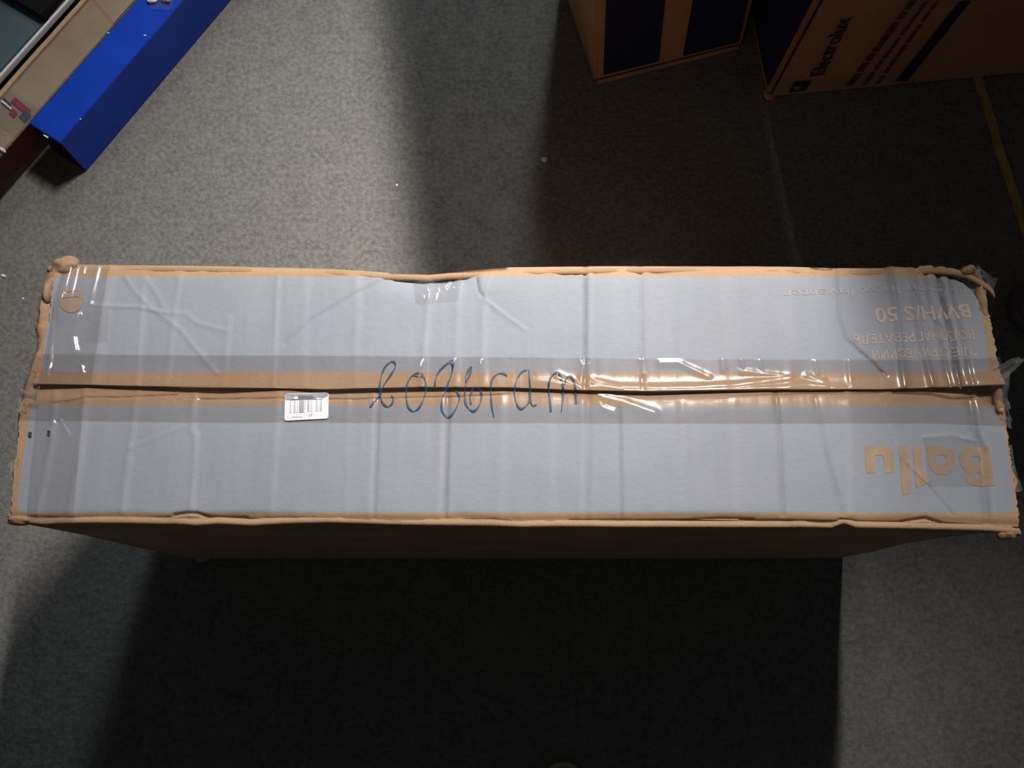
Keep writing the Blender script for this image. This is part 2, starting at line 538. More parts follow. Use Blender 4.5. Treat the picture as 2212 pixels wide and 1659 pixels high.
for pts, h, w, crease_tone in CREASES:
    x, y = Wn([p[0] for p in pts], [p[1] for p in pts], T)
    CW.append((x, y, h, w, crease_tone))


def creases(X, Y):
    Z = np.zeros_like(X); A = np.zeros_like(X)
    for x, y, h, w, crease_tone in CW:
        m = (X > x.min() - 4 * w) & (X < x.max() + 4 * w) & (Y > y.min() - 4 * w) & (Y < y.max() + 4 * w)
        if not m.any(): continue
        px = X[m]; py = Y[m]
        d = np.full(px.shape, 9.0)
        for i in range(len(x) - 1):
            ax, ay, bx, by = x[i], y[i], x[i + 1], y[i + 1]
            L = (bx - ax) ** 2 + (by - ay) ** 2
            t = np.clip(((px - ax) * (bx - ax) + (py - ay) * (by - ay)) / L, 0, 1)
            d = np.minimum(d, np.hypot(px - ax - t * (bx - ax), py - ay - t * (by - ay)))
        g = np.exp(-(d / w) ** 2)
        Z[m] += h * g
        A[m] += crease_tone * g * (0.75 + 0.35 * smooth_noise(px * 140, py * 60, 3))
    return Z, A


DENT = W(932, 590, T)
LUMPS = [(W(150, 640, T), 0.030, 0.0035), (W(2085, 640, T), 0.05, -0.004), (W(2110, 600, T), 0.03, -0.006),
         (W(1050, 610, T), 0.018, 0.0015), (W(2060, 1060, T), 0.05, -0.002), (W(450, 850, T), 0.05, -0.002)]


def top_z(X, Y, far):
    Z = np.full_like(X, T)
    cz, A = creases(X, Y)
    Z = Z + cz + 0.0007 * fbm(X * 9, Y * 9, 11) + 0.00025 * fbm(X * 60, Y * 10, 21)
    for c, r, h in LUMPS:
        Z = Z + h * np.exp(-((X - c.x) ** 2 + (Y - c.y) ** 2) / r ** 2)
    ys, yn = fy(far_seam, X), fy(near_seam, X)
    if far:
        Z = Z - 0.008 * np.exp(-(((X - DENT.x) / 0.045) ** 2 + ((Y - DENT.y) / 0.018) ** 2))
        d = np.clip((Y - ys), 0, 1)
        right = np.clip((X - 0.03) / 0.05, 0, 1) * np.clip((0.46 - X) / 0.05, 0, 1)
        lift = 0.0010 + 0.0004 * smooth_noise(X * 5, X * 0, 31) + 0.004 * np.exp(-((X - 0.54) / 0.05) ** 2)
        Z = Z + lift * np.exp(-(d / 0.012) ** 2) + right * (0.0013 + 0.0004 * smooth_noise(X * 22, X * 0, 33)) * np.exp(-(d / 0.0075) ** 2)
        de = fy(far_edge, X) - Y
        Z = Z - 0.0022 * np.exp(-(np.clip(de, 0, 1) / 0.004) ** 2)      # rounded fold at the far edge
        Z = Z - 0.0015 * np.exp(-(np.clip(de, 0, 1) / 0.016) ** 2)
    else:
        d = np.clip(yn - Y, 0, 1)
        Z = Z - 0.0018 * np.exp(-(d / 0.012) ** 2) - 0.006 * np.exp(-((X - 0.545) / 0.025) ** 2) * np.exp(-(d / 0.02) ** 2)
        de = Y - fy(near_edge, X)
        Z = Z - 0.0035 * np.exp(-(np.clip(de, 0, 1) / 0.0055) ** 2)
    return Z, A


def make_flap(name, c_far, c_near, left, right, mat, far):
    nx, ny = 620, 92
    s = np.linspace(0, 1, nx)
    # denser rows near both long edges
    t = np.linspace(0, 1, ny)
    t = 0.55 * t + 0.45 * (0.5 - 0.5 * np.cos(math.pi * t))
    X0 = np.linspace(-0.56, 0.57, nx)
    yF, yN = fy(c_far, X0), fy(c_near, X0)
    # first pass: rows of constant t, then squeeze x to the side outlines
    X = np.zeros((ny, nx)); Y = np.zeros((ny, nx))
    for j in range(ny):
        ymid = (yN.mean() * (1 - t[j]) + yF.mean() * t[j])
        l = np.interp(ymid, left[0], left[1]); r = np.interp(ymid, right[0], right[1])
        frayl = 0.0009 * smooth_noise(np.array([t[j] * 40]), np.array([0.]), 5)[0]
        frayr = 0.0016 * smooth_noise(np.array([t[j] * 55]), np.array([3.]), 6)[0]
        x = (l + frayl) + s * (r + frayr - l - frayl)
        X[j] = x
        Y[j] = fy(c_near, x) * (1 - t[j]) + fy(c_far, x) * t[j]
    Z, A = top_z(X, Y, far)
    return grid_sheet(name, X, Y, Z, mat, box, 0.0045, A)


def panel_args(tl, br, tr=None, bl=None):
    a = W(*tl, T); b = W(*br, T); c = W(*tr, T); d = W(*bl, T)
    x0 = (a.x + d.x) / 2; x1 = (b.x + c.x) / 2
    y1 = (a.y + c.y) / 2; y0 = (b.y + d.y) / 2
    return (x0 + x1) / 2 - ROOT.x, (y0 + y1) / 2 - ROOT.y, (x1 - x0) / 2, (y1 - y0) / 2


far_panel = panel_args((118, 594), (2142, 806), (2112, 601), (85, 803))
near_panel = panel_args((60, 872), (2193, 1112), (2168, 878), (42, 1103))
M_far = flap_mat('printed_board_far', *far_panel, 0.010)
M_near = flap_mat('printed_board_near', *near_panel, 0.010)

fflap = make_flap('top_flap', far_edge, far_seam, far_left, far_right, M_far, True)
fflap['label'] = 'far top flap with small model lettering'
nflap = make_flap('top_flap', near_seam, near_edge, near_left, near_right, M_near, False)
nflap['label'] = 'near top flap with large brand lettering'

# walls -------------------------------------------------------------
BX0, BX1, BY0, BY1 = -0.541, 0.556, 0.112, 0.412


def wall_x(name, y0, outline, sgn, seed):
    """long wall; its folded upper rim follows the outline and bulges by a few millimetres"""
    nx = 260
    X = np.linspace(BX0, BX1 if sgn > 0 else 0.5475, nx)
    yrim = outline(X)
    zs = [0.0, 0.006, 0.05, 0.15, 0.28, 0.40, 0.48, 0.53, 0.555, 0.565, 0.5705, 0.574, 0.5755, 0.5735]
    rim = [0, 0, 0, 0, 0.02, 0.08, 0.2, 0.45, 0.75, 0.9, 1.0, 0.92, 0.55, -0.3]
    rows = []
    for k, z in enumerate(zs):
        y = y0 + (yrim - y0) * rim[k] if k < 13 else yrim - sgn * 0.008
        if k == 12: y = yrim - sgn * 0.003
        y = y + 0.0022 * fbm(X * 5, np.full(nx, z * 9), seed) * (0.3 if k < 2 else 1.0 if k < 8 else 0.35)
        zz = np.full(nx, z)
        if k >= 9:
            zz = zz + 0.0015 * fbm(X * 12, np.full(nx, 2.0), seed + 5) + 0.0006 * fbm(X * 70, np.full(nx, 4.0), seed + 6)
        if k == 0: zz = zz * 0
        rows.append((X, y, zz))
    Xs = np.array([r[0] for r in rows]); Ys = np.array([r[1] for r in rows]); Zs = np.array([r[2] for r in rows])
    nr, nc = Xs.shape
    V = np.stack([Xs, Ys, Zs], -1).reshape(-1, 3).tolist()
    idx = np.arange(nr * nc).reshape(nr, nc)
    F = []
    for j in range(nr - 1):
        for i in range(nc - 1):
            q = [idx[j, i], idx[j, i + 1], idx[j + 1, i + 1], idx[j + 1, i]]
            F.append(q if sgn < 0 else q[::-1])
    o = mesh_obj(name, V, F, M_kraft, box, True)
    md = o.modifiers.new('board', 'SOLIDIFY'); md.thickness = 0.004; md.offset = -1
    return o


front_rim = curve([(0, 1122), (22, 1126), (60, 1131), (90, 1134), (135, 1131), (250, 1131), (380, 1133), (420, 1137), (470, 1133), (540, 1137), (610, 1133),
                   (700, 1131), (840, 1134), (970, 1136), (1060, 1137), (1130, 1140), (1200, 1138), (1400, 1140), (1600, 1141),
                   (1740, 1140), (1800, 1141), (1825, 1131), (1850, 1141), (2000, 1144), (2140, 1148), (2180, 1152), (2205, 1156), (2230, 1156)])
wall_x('front_wall', BY0 + 0.003, lambda x: fy(front_rim, x), -1, 41)
wall_x('back_wall', BY1 - 0.005, lambda x: fy(far_edge, x) - 0.0035, 1, 51)


def wall_y(name, x0, outline, sgn, seed, lip):
    """end wall whose crumpled upper rim reaches the outline and folds over inwards by lip"""
    ny = 130
    Y = np.linspace(BY0 + 0.006, BY1 - 0.008, ny)
    xr = np.interp(Y, outline[0], outline[1])
    xr = xr + 0.0016 * fbm(Y * 60, Y * 0 + 1, seed + 2)
    zs = [0.0, 0.01, 0.10, 0.25, 0.40, 0.48, 0.53, 0.556, 0.567, 0.5725, 0.5750, 0.5745, 0.570, 0.562]
    f = [0, 0, 0, 0, 0.05, 0.2, 0.45, 0.8, 0.97, 1.0, None, None, None, None]
    rows = []
    for k, z in enumerate(zs):
        if f[k] is not None:
            x = x0 + (xr - x0) * f[k]
        else:
            q = (k - 9) / 4.0
            x = xr - sgn * lip * q
        amp = 0.0006 + (0.002 if 2 < k < 8 else 0) + (0.0026 if k >= 8 else 0)
        zz = np.full(ny, z)
        if k > 1:
            zz = zz + amp * 0.9 * fbm(Y * 45, np.full(ny, k * 0.6), seed + 9)
            x = x + amp * 0.7 * fbm(Y * 38, np.full(ny, k * 0.7), seed + 19)
        rows.append((x, Y, zz))
    V = [(r[0][i], r[1][i], r[2][i]) for r in rows for i in range(ny)]
    F = []
    for j in range(len(rows) - 1):
        for i in range(ny - 1):
            q = [j * ny + i, j * ny + i + 1, (j + 1) * ny + i + 1, (j + 1) * ny + i]
            F.append(q if sgn > 0 else q[::-1])
    o = mesh_obj(name, V, F, M_kraft, box, True)
    md = o.modifiers.new('board', 'SOLIDIFY'); md.thickness = 0.0035; md.offset = -1
    return o


left_rim = side_curve([(128, 556), (109, 562), (110, 580), (100, 592), (92, 605), (88, 640), (82, 680), (77, 720), (70, 760), (62, 800), (52, 830),
                       (46, 845), (40, 880), (37, 920), (34, 960), (28, 1000), (22, 1040), (21, 1080), (12, 1118)])
right_rim = side_curve([(2128, 590), (2134, 640), (2143, 690), (2152, 760), (2163, 830), (2172, 880), (2180, 950), (2190, 1010), (2200, 1080), (2206, 1150)])
wall_y('end_wall', BX0, left_rim, -1, 61, 0.020)['label'] = 'crumpled left end wall with torn rim'
wall_y('end_wall', BX1, right_rim, 1, 71, 0.010)
mesh_obj('bottom_panel', [(BX0 + .006, BY0 + .01, 0.003), (BX1 - .006, BY0 + .01, 0.003), (BX1 - .006, BY1 - .012, 0.003), (BX0 + .006, BY1 - .012, 0.003)],
         [(0, 1, 2, 3)], M_kraft, box)


def crumple(name, c, rx, ry, rz, seed, mat, parent, sub=4, amp=0.35, rot=0.0):
    """a crushed knob of board or film"""
    bm = bmesh.new()
    bmesh.ops.create_icosphere(bm, subdivisions=sub, radius=1.0)
    P = np.array([v.co[:] for v in bm.verts])
    d = 1 + amp * smooth_noise(P[:, 0] * 1.3 + P[:, 2] * 0.7, P[:, 1] * 1.3 - P[:, 2] * 0.5, seed)
    d += amp * 0.30 * np.abs(smooth_noise(P[:, 0] * 3.1 + P[:, 2] * 2, P[:, 1] * 3.3, seed + 3))
    ca, sa = math.cos(rot), math.sin(rot)
    for v, k in zip(bm.verts, d):
        x, y, z = v.co.x * rx * k, v.co.y * ry * k, v.co.z * rz * k
        v.co = (c[0] + x * ca - y * sa, c[1] + x * sa + y * ca, c[2] + z)
    V = [v.co.copy() for v in bm.verts]
    F = [[v.index for v in f.verts] for f in bm.faces]
    bm.free()
    return mesh_obj(name, V, F, mat, parent, True)


p = W(137, 572, T); crumple('crushed_corner', (p.x, p.y - 0.001, T - 0.004), 0.0150, 0.0120, 0.010, 5, M_kraft, box, amp=0.28)
p = W(102, 622, T); crumple('crushed_corner', (p.x, p.y, T - 0.004), 0.0062, 0.016, 0.008, 9, M_kraft, box, amp=0.35, rot=-0.15)
p = W(2093, 581, T); crumple('crushed_corner', (p.x, p.y, T - 0.005), 0.0080, 0.0065, 0.007, 15, M_kraft_dark, box, amp=0.3)
p = W(2186, 1148, T); crumple('crushed_corner', (p.x, p.y, T - 0.007), 0.0125, 0.0085, 0.009, 21, M_kraft, box, amp=0.35)
p = W(40, 1122, T); crumple('crushed_corner', (p.x, p.y, T - 0.006), 0.0150, 0.0055, 0.007, 27, M_kraft, box, amp=0.3)
p = W(432, 1212, 0.02); crumple('crushed_corner', (p.x + 0.004, p.y + 0.006, 0.016), 0.012, 0.008, 0.016, 33, M_kraft, box, amp=0.3)


mesh_obj('inner_flap', [(BX0 + .01, 0.20, T - .012), (BX1 - .01, 0.20, T - .012), (BX1 - .01, 0.32, T - .010), (BX0 + .01, 0.32, T - .010)], [(0, 1, 2, 3)], M_kraft, box)


# lettering ---------------------------------------------------------
def env_z(X, Y):
    """top of the closed flaps, bridged across the seam"""
    X = np.asarray(X, float); Y = np.asarray(Y, float)
    zf, _ = top_z(X, Y, True); zn, _ = top_z(X, Y, False)
    ys, yn = fy(far_seam, X), fy(near_seam, X)
    t = np.clip((Y - yn) / np.maximum(ys - yn, 1e-4), 0, 1)
    t = t * t * (3 - 2 * t)
    return np.where(Y >= ys, zf, np.where(Y <= yn, zn, zn * (1 - t) + zf * t))


def drape(verts, lift):
    a = np.array([[v[0], v[1]] for v in verts])
    z = env_z(a[:, 0], a[:, 1]) + lift
    return [(a[i, 0], a[i, 1], z[i]) for i in range(len(verts))]


def fill_polys(loops, cut=0.004):
    """filled 2-D outlines (even-odd holes), cut fine enough to drape"""
    cu = bpy.data.curves.new('tmp', 'CURVE'); cu.dimensions = '2D'; cu.fill_mode = 'BOTH'
    for lp in loops:
        sp = cu.splines.new('POLY'); sp.points.add(len(lp) - 1)
        for q, pt in zip(sp.points, lp): q.co = (pt[0], pt[1], 0, 1)
        sp.use_cyclic_u = True
    return curve_to_mesh(cu, cut)


def curve_to_mesh(cu, cut):
    ob = bpy.data.objects.new('tmp', cu); C.objects.link(ob)
    dg = bpy.context.evaluated_depsgraph_get(); dg.update()
    me = bpy.data.meshes.new_from_object(ob.evaluated_get(dg))
    bpy.data.objects.remove(ob, do_unlink=True)
    bm = bmesh.new(); bm.from_mesh(me)
    bmesh.ops.remove_doubles(bm, verts=bm.verts, dist=1e-6)
    bm.normal_update()
    for k in range(5):
        es = [e for e in bm.edges if e.calc_length() > cut]
        if not es or not cut: break
        bmesh.ops.subdivide_edges(bm, edges=es, cuts=1)
        bmesh.ops.triangulate(bm, faces=[f for f in bm.faces if len(f.verts) > 3])
    V = [v.co.copy() for v in bm.verts]
    bm.verts.index_update()
    F = []
    for f in bm.faces:
        q = [v.index for v in f.verts]
        F.append(q)
    bm.free()
    return V, F


def up_faces(V, F):
    out = []
    for f in F:
        a, b, c = (Vector(V[i]) for i in f[:3])
        out.append(list(f) if (b - a).cross(c - a).z >= 0 else list(f)[::-1])
    return out


def text_mesh(s, bold=0.0, spacing=1.0):
    cu = bpy.data.curves.new('tmp', 'FONT'); cu.body = s; cu.offset = bold; cu.space_character = spacing
    cu.resolution_u = 4
    return curve_to_mesh(cu, 0)


def refine(V, F, cut):
    bm = bmesh.new()
    vs = [bm.verts.new(v) for v in V]
    for f in F:
        try: bm.faces.new([vs[i] for i in f])
        except ValueError: pass
    bmesh.ops.triangulate(bm, faces=bm.faces[:])
    for k in range(5):
        es = [e for e in bm.edges if e.calc_length() > cut]
        if not es: break
        bmesh.ops.subdivide_edges(bm, edges=es, cuts=1)
        bmesh.ops.triangulate(bm, faces=[f for f in bm.faces if len(f.verts) > 3])
    bm.verts.index_update()
    V2 = [v.co.copy() for v in bm.verts]; F2 = [[v.index for v in f.verts] for f in bm.faces]
    bm.free()
    return V2, F2


def print_line(s, a, b, cap_px, mat, bold=0.0, label=None, lift=0.00035):
    """a line of print turned by 180 degrees: starts at photograph point a (right), ends at b (left)"""
    V, F = text_mesh(s, bold)
    xs = [v[0] for v in V]; x0, x1 = min(xs), max(xs)
    A = W(*a, T); B = W(*b, T)
    dirx = (B - A); L = dirx.length; dirx.normalize()
    up = Vector((dirx.y, -dirx.x, 0))
    if up.y > 0: up = -up
    Hc = (W(a[0], a[1], T) - W(a[0], a[1] + cap_px, T)).length
    k = L / (x1 - x0)
    ky = Hc / 0.73
    P = [A + dirx * ((v[0] - x0) * k) + up * (v[1] * ky) for v in V]
    P, F = refine(P, F, 0.003)
    P = drape(P, lift)
    o = mesh_obj('printed_lettering', P, up_faces(P, F), mat, box)
    if label: o['label'] = label
    return o


print_line('Lagoon Inox Inverter', (2092, 612), (1690, 627), 19, M_print_pale, 0.0, 'pale thin Latin product line')
print_line('BWH/S 50', (2097, 654), (1888, 667), 31, M_print_mid, 0.02, 'kraft-coloured model code')
print_line('ВОДОНАГРЕВАТЕЛЬ', (2104, 712), (1842, 724), 20, M_print_mid, 0.006, 'kraft-coloured Cyrillic word')
print_line('ЭЛЕКТРИЧЕСКИЙ', (2109, 748), (1882, 757), 19, M_print_mid, 0.006, 'kraft-coloured Cyrillic word')


def ell(cx, cy, rx, ry, n=28, a0=0.0):
    return [(cx + rx * math.cos(2 * math.pi * i / n + a0), cy + ry * math.sin(2 * math.pi * i / n + a0)) for i in range(n)]


def sup(cx, cy, rx, ry, n=32, e=2.6):
    r = []
    for i in range(n):
        t = 2 * math.pi * i / n
        c, s = math.cos(t), math.sin(t)
        r.append((cx + rx * math.copysign(abs(c) ** (2 / e), c), cy + ry * math.copysign(abs(s) ** (2 / e), s)))
    return r


# large word, outlines in crop pixels
def cp(pts): return [(1600 + x * 0.27667, 820 + y * 0.27667) for x, y in pts]


BALLU = [
    [(970, 525), (985, 520), (1120, 519), (1155, 526), (1180, 546), (1192, 575), (1195, 725), (1125, 730), (1116, 620), (1108, 598), (1090, 588), (1048, 592),
     (1052, 728), (985, 732), (974, 640)],
    [(1230, 520), (1306, 522), (1316, 640), (1326, 760), (1331, 884), (1266, 903), (1254, 780), (1244, 660)],
    [(1340, 524), (1414, 524), (1420, 640), (1426, 738), (1482, 786), (1462, 806), (1370, 848), (1360, 720)],
    [(1452, 526), (1462, 520), (1560, 520), (1620, 530), (1660, 558), (1680, 605), (1678, 660), (1655, 710), (1615, 738), (1570, 744), (1522, 730), (1488, 698), (1470, 655), (1462, 600)],
    ell(1570, 627, 41, 40),
    [(1710, 596), (1722, 560), (1752, 532), (1795, 520), (1935, 522), (1956, 640), (1984, 828), (1850, 830), (1800, 818), (1768, 790), (1758, 752), (1768, 716), (1738, 690), (1714, 640)],
    sup(1838, 625, 48, 30), sup(1862, 752, 36, 26),
]
for grp in ([BALLU[5], BALLU[6], BALLU[7]], [BALLU[3], BALLU[4]], [BALLU[2]], [BALLU[1]], [BALLU[0]]):
    loops = []
    for lp in grp:
        q = [W(a, b, T) for a, b in cp(lp)]
        loops.append([(v.x, v.y) for v in q])
    V, F = fill_polys(loops, 0.003)
    P = drape(V, 0.00035)
    mesh_obj('brand_letter', P, up_faces(P, F), M_print, box)

# worn round emblem at the far left corner
loops = [[(W(a, b, T).x, W(a, b, T).y) for a, b in ell(156, 650, 25, 27, 26)],
         [(W(a, b, T).x, W(a, b, T).y) for a, b in [(140, 634), (168, 630), (170, 634), (142, 639)]],
         [(W(a, b, T).x, W(a, b, T).y) for a, b in [(138, 646), (172, 643), (173, 647), (139, 651)]]]
V, F = fill_polys(loops, 0.006); P = drape(V, 0.0006)
mesh_obj('printed_emblem', P, up_faces(P, F), M_print, box)['label'] = 'worn round kraft-coloured emblem'


# tapes -------------------------------------------------------------
def tape_sheet(name, outline_near, outline_far, x0, x1, nx, ny, mat, lift, wrinkle, seed, label=None, xedge=None):
    X = np.tile(np.linspace(x0, x1, nx), (ny, 1))
    t = np.linspace(0, 1, ny)[:, None]
    yn = outline_near(X[0])[None, :]; yf = outline_far(X[0])[None, :]
    Y = yn * (1 - t) + yf * t
    if xedge is not None:
        X = X + xedge(t, np.linspace(0, 1, nx)[None, :])
    Z = env_z(X, Y) + lift + wrinkle(X, Y)
    o = grid_sheet(name, X, Y, Z, mat, box, 0.0)
    if label: o['label'] = label
    return o


tape_far = curve([(60, 764), (400, 767), (800, 769), (1200, 772), (1600, 776), (2000, 778), (2200, 770)])
tape_near = curve([(40, 908), (400, 912), (800, 913), (1270, 914), (1600, 915), (2000, 914), (2190, 920)])


def seam_wrinkle(X, Y):
    ys = 0.5 * (fy(far_seam, X) + fy(near_seam, X))
    d = Y - ys
    amt = np.clip((X + 0.02) / 0.10, 0, 1) * np.clip((0.47 - X) / 0.06, 0.25, 1)      # the loose right-hand stretch
    near = np.exp(-(d / 0.013) ** 2)
    puff = 0.0006 * near * amt * (0.9 + 0.6 * fbm(X * 9, Y * 10, 101)) + ridges(X, Y)
    ridg = 0.00012 * near * amt * np.abs(fbm(X * 26 + Y * 60, Y * 120 - X * 14, 103))
    small = 0.00012 * np.exp(-((np.abs(d) - 0.012) / 0.02) ** 2) * amt * smooth_noise(X * 110, Y * 16, 105)
    ends = np.clip((-0.47 - X) / 0.05, 0, 1) + np.clip((X - 0.50) / 0.04, 0, 1)
    return puff + ridg + small + 0.0016 * ends * (1 + fbm(X * 40, Y * 50, 107)) * np.exp(-(d / 0.03) ** 2) + 0.00012 * (1 + smooth_noise(X * 70, Y * 10, 109))


RIDGES = [  # pulled-up folds of the tape: polyline in photograph pixels, height, half width
    ([(1205, 818), (1230, 828), (1262, 842), (1300, 858), (1345, 868), (1412, 893)], 0.0022, 0.0055),
    ([(1262, 788), (1258, 815), (1254, 838)], 0.0016, 0.0040),
    ([(1150, 826), (1185, 826), (1215, 830), (1260, 838), (1300, 834), (1340, 842)], 0.0020, 0.0055),
    ([(1285, 824), (1340, 838), (1420, 840), (1500, 838), (1580, 834), (1640, 826), (1706, 818)], 0.0016, 0.0045),
    ([(1330, 846), (1400, 848), (1480, 848), (1560, 846), (1640, 842), (1700, 840)], 0.0016, 0.0045),
    ([(1600, 802), (1640, 808), (1690, 814)], 0.0010, 0.0035),
    ([(1425, 784), (1465, 784), (1490, 796), (1530, 815)], 0.0010, 0.0035),
    ([(1290, 860), (1300, 880), (1325, 890)], 0.0012, 0.0045),
    ([(1690, 842), (1740, 832), (1780, 838)], 0.0018, 0.0050),
    ([(1740, 812), (1775, 826)], 0.0012, 0.0040),
    ([(1800, 846), (1860, 850), (1930, 856), (2000, 850)], 0.0016, 0.0050),
    ([(912, 760), (909, 812)], 0.0012, 0.0036),
    ([(984, 768), (984, 800)], 0.0010, 0.0032),
    ([(1042, 768), (1042, 792)], 0.0009, 0.0030),
    ([(934, 590), (922, 612), (928, 630), (924, 650)], 0.0030, 0.0065),
    ([(968, 606), (962, 622)], 0.0012, 0.0030),
    ([(156, 582), (150, 620), (143, 660), (138, 676)], 0.0052, 0.0072),
    ([(142, 612), (134, 650), (128, 680)], 0.0024, 0.0034),
    ([(172, 684), (166, 706), (160, 730), (166, 760)], 0.0032, 0.0046),
    ([(184, 575), (182, 592)], 0.0018, 0.0030),
    ([(192, 690), (186, 740), (182, 800)], 0.0012, 0.0030),
    ([(178, 792), (182, 806)], 0.0024, 0.0034),
    ([(214, 576), (202, 640), (192, 690)], 0.0018, 0.0034),
    ([(118, 700), (112, 770), (106, 812)], 0.0018, 0.0030),
    ([(186, 655), (200, 663)], 0.0016, 0.0020),
    ([(96, 810), (120, 800), (150, 806), (190, 800)], 0.0012, 0.0030),
    ([(70, 860), (110, 852), (160, 856)], 0.0010, 0.0026),
    ([(1560, 778), (1562, 800)], 0.0010, 0.0030),
    ([(1600, 778), (1604, 806)], 0.0010, 0.0028),
    ([(1640, 780), (1645, 806)], 0.0008, 0.0026),
    ([(1760, 782), (1764, 808)], 0.0010, 0.0030),
    ([(1832, 780), (1836, 838)], 0.0014, 0.0036),
    ([(1384, 778), (1388, 808)], 0.0010, 0.0028),
    ([(130, 690), (150, 715), (172, 745)], 0.0010, 0.0030),
    ([(132, 908), (146, 930), (156, 946), (168, 958)], 0.0014, 0.0022),
    ([(118, 912), (130, 926)], 0.0010, 0.0018),
    ([(165, 955), (160, 1000), (152, 1060), (150, 1120)], 0.0008, 0.0030),
]
RW = []
for pts, h, w in RIDGES:
    x, y = Wn([p[0] for p in pts], [p[1] for p in pts], T)
    RW.append((x, y, h, w))


BLISTERS = [  # trapped air: photograph pixel, half sizes along and across, height
    ((906, 795), 0.0055, 0.0105, 0.0040), ((979, 788), 0.0042, 0.0080, 0.0031), ((1037, 788), 0.0038, 0.0070, 0.0027),
    ((919, 618), 0.0085, 0.0140, 0.0052), ((914, 645), 0.0055, 0.0120, 0.0036), ((960, 614), 0.0030, 0.0050, 0.0018), ((978, 620), 0.0022, 0.0030, 0.0011),
    ((142, 655), 0.0068, 0.0190, 0.0076), ((128, 660), 0.0040, 0.0160, 0.0046), ((172, 690), 0.0036, 0.0060, 0.0034),
]


def ridges(X, Y):
    Z = np.zeros_like(X)
    for (px, py), wx, wy, h in BLISTERS:
        c = W(px, py, T)
        Z = np.maximum(Z, h * np.exp(-((X - c.x) / wx) ** 2 - ((Y - c.y) / wy) ** 2))
    for x, y, h, w in RW:
        m = (X > x.min() - 4 * w) & (X < x.max() + 4 * w) & (Y > y.min() - 4 * w) & (Y < y.max() + 4 * w)
        if not m.any(): continue
        px = X[m]; py = Y[m]
        d = np.full(px.shape, 9.0)
        for i in range(len(x) - 1):
            ax, ay, bx, by = x[i], y[i], x[i + 1], y[i + 1]
            L = (bx - ax) ** 2 + (by - ay) ** 2
            t = np.clip(((px - ax) * (bx - ax) + (py - ay) * (by - ay)) / L, 0, 1)
            d = np.minimum(d, np.hypot(px - ax - t * (bx - ax), py - ay - t * (by - ay)))
        Z[m] = np.maximum(Z[m], h * np.exp(-(d / w) ** 2) * (1 + 0.15 * smooth_noise(px * 60, py * 60, 77)))
    return Z


XL, XR = W(52, 840, T).x, W(2170, 840, T).x
tape_sheet('seam_tape', lambda x: fy(tape_near, x), lambda x: fy(tape_far, x), XL, XR, 900, 110, M_tape, 0.0010, seam_wrinkle, 1,
           'wide clear tape along the seam')


def quad_tape(pts, seed, amp, lift, mat, label=None, nx=70, ny=90, name='corner_tape', f=(60, 10)):
    """tape piece lying on the flaps; pts: 4 photograph corners (tl, tr, br, bl)"""
    tl, tr, br, bl = (W(a, b, T) for a, b in pts)
    s = np.linspace(0, 1, nx)[None, :]; t = np.linspace(0, 1, ny)[:, None]
    X = (tl.x * (1 - s) + tr.x * s) * t + (bl.x * (1 - s) + br.x * s) * (1 - t)
    Y = (tl.y * (1 - s) + tr.y * s) * t + (bl.y * (1 - s) + br.y * s) * (1 - t)
    w = amp * (np.abs(fbm(X * f[0] + Y * f[0] * 0.12, Y * f[1], seed)) + 0.3 * fbm(X * f[0] * 3, Y * f[1] * 3, seed + 2))
    Z = env_z(X, Y) + lift + w + amp * 0.3 + ridges(X, Y)
    o = grid_sheet(name, X, Y, Z, mat, box, 0.0)
    if label: o['label'] = label
    return o


quad_tape([(140, 570), (238, 572), (200, 832), (84, 832)], 201, 0.0007, 0.0024, M_tape2, 'wrinkled clear tape over the far left corner', f=(26, 7), nx=110, ny=150)
quad_tape([(84, 862), (186, 858), (160, 1130), (58, 1128)], 211, 0.0006, 0.0022, M_tape2, 'clear tape over the near left corner', f=(22, 5), nx=90, ny=120)
quad_tape([(1994, 946), (2112, 948), (2126, 1050), (2006, 1050)], 221, 0.0003, 0.0008, M_patch, 'faint clear tape patch over the brand lettering')
quad_tape([(196, 664), (240, 664), (236, 736), (190, 734)], 231, 0.0003, 0.0036, M_patch, 'small clear tape patch', 20, 24)
quad_tape([(890, 591), (1000, 588), (990, 650), (898, 655)], 241, 0.0004, 0.0012, M_patch, 'clear tape patch over the dent in the far edge', 60, 60, f=(26, 14))


# film hanging off the ends
def film(pts_px, z0, seed, amp, label=None, drop=0.0, n=22):
    """crumpled scrap of film; pts_px 4 corners (a,b,c,d) with heights"""
    a, b, c, d = (W(px, py, z0 + dz) for px, py, dz in pts_px)
    V = []; F = []
    for j in range(n):
        for i in range(n):
            s = i / (n - 1); t = j / (n - 1)
            q = (a * (1 - s) + b * s) * (1 - t) + (d * (1 - s) + c * s) * t
            k = smooth_noise(np.array([s * 3.1]), np.array([t * 3.3]), seed)[0]
            k2 = abs(smooth_noise(np.array([s * 2.6 + 2]), np.array([t * 2.3]), seed + 7)[0])
            q = q + Vector((amp * 0.4 * k2, amp * 0.3 * k, amp * k))
            V.append(q)
    for j in range(n - 1):
        for i in range(n - 1):
            F.append([j * n + i, (j + 1) * n + i, (j + 1) * n + i + 1, j * n + i + 1])
    o = mesh_obj('film_scrap', V, F, M_film, box, True)
    if label: o['label'] = label
    return o


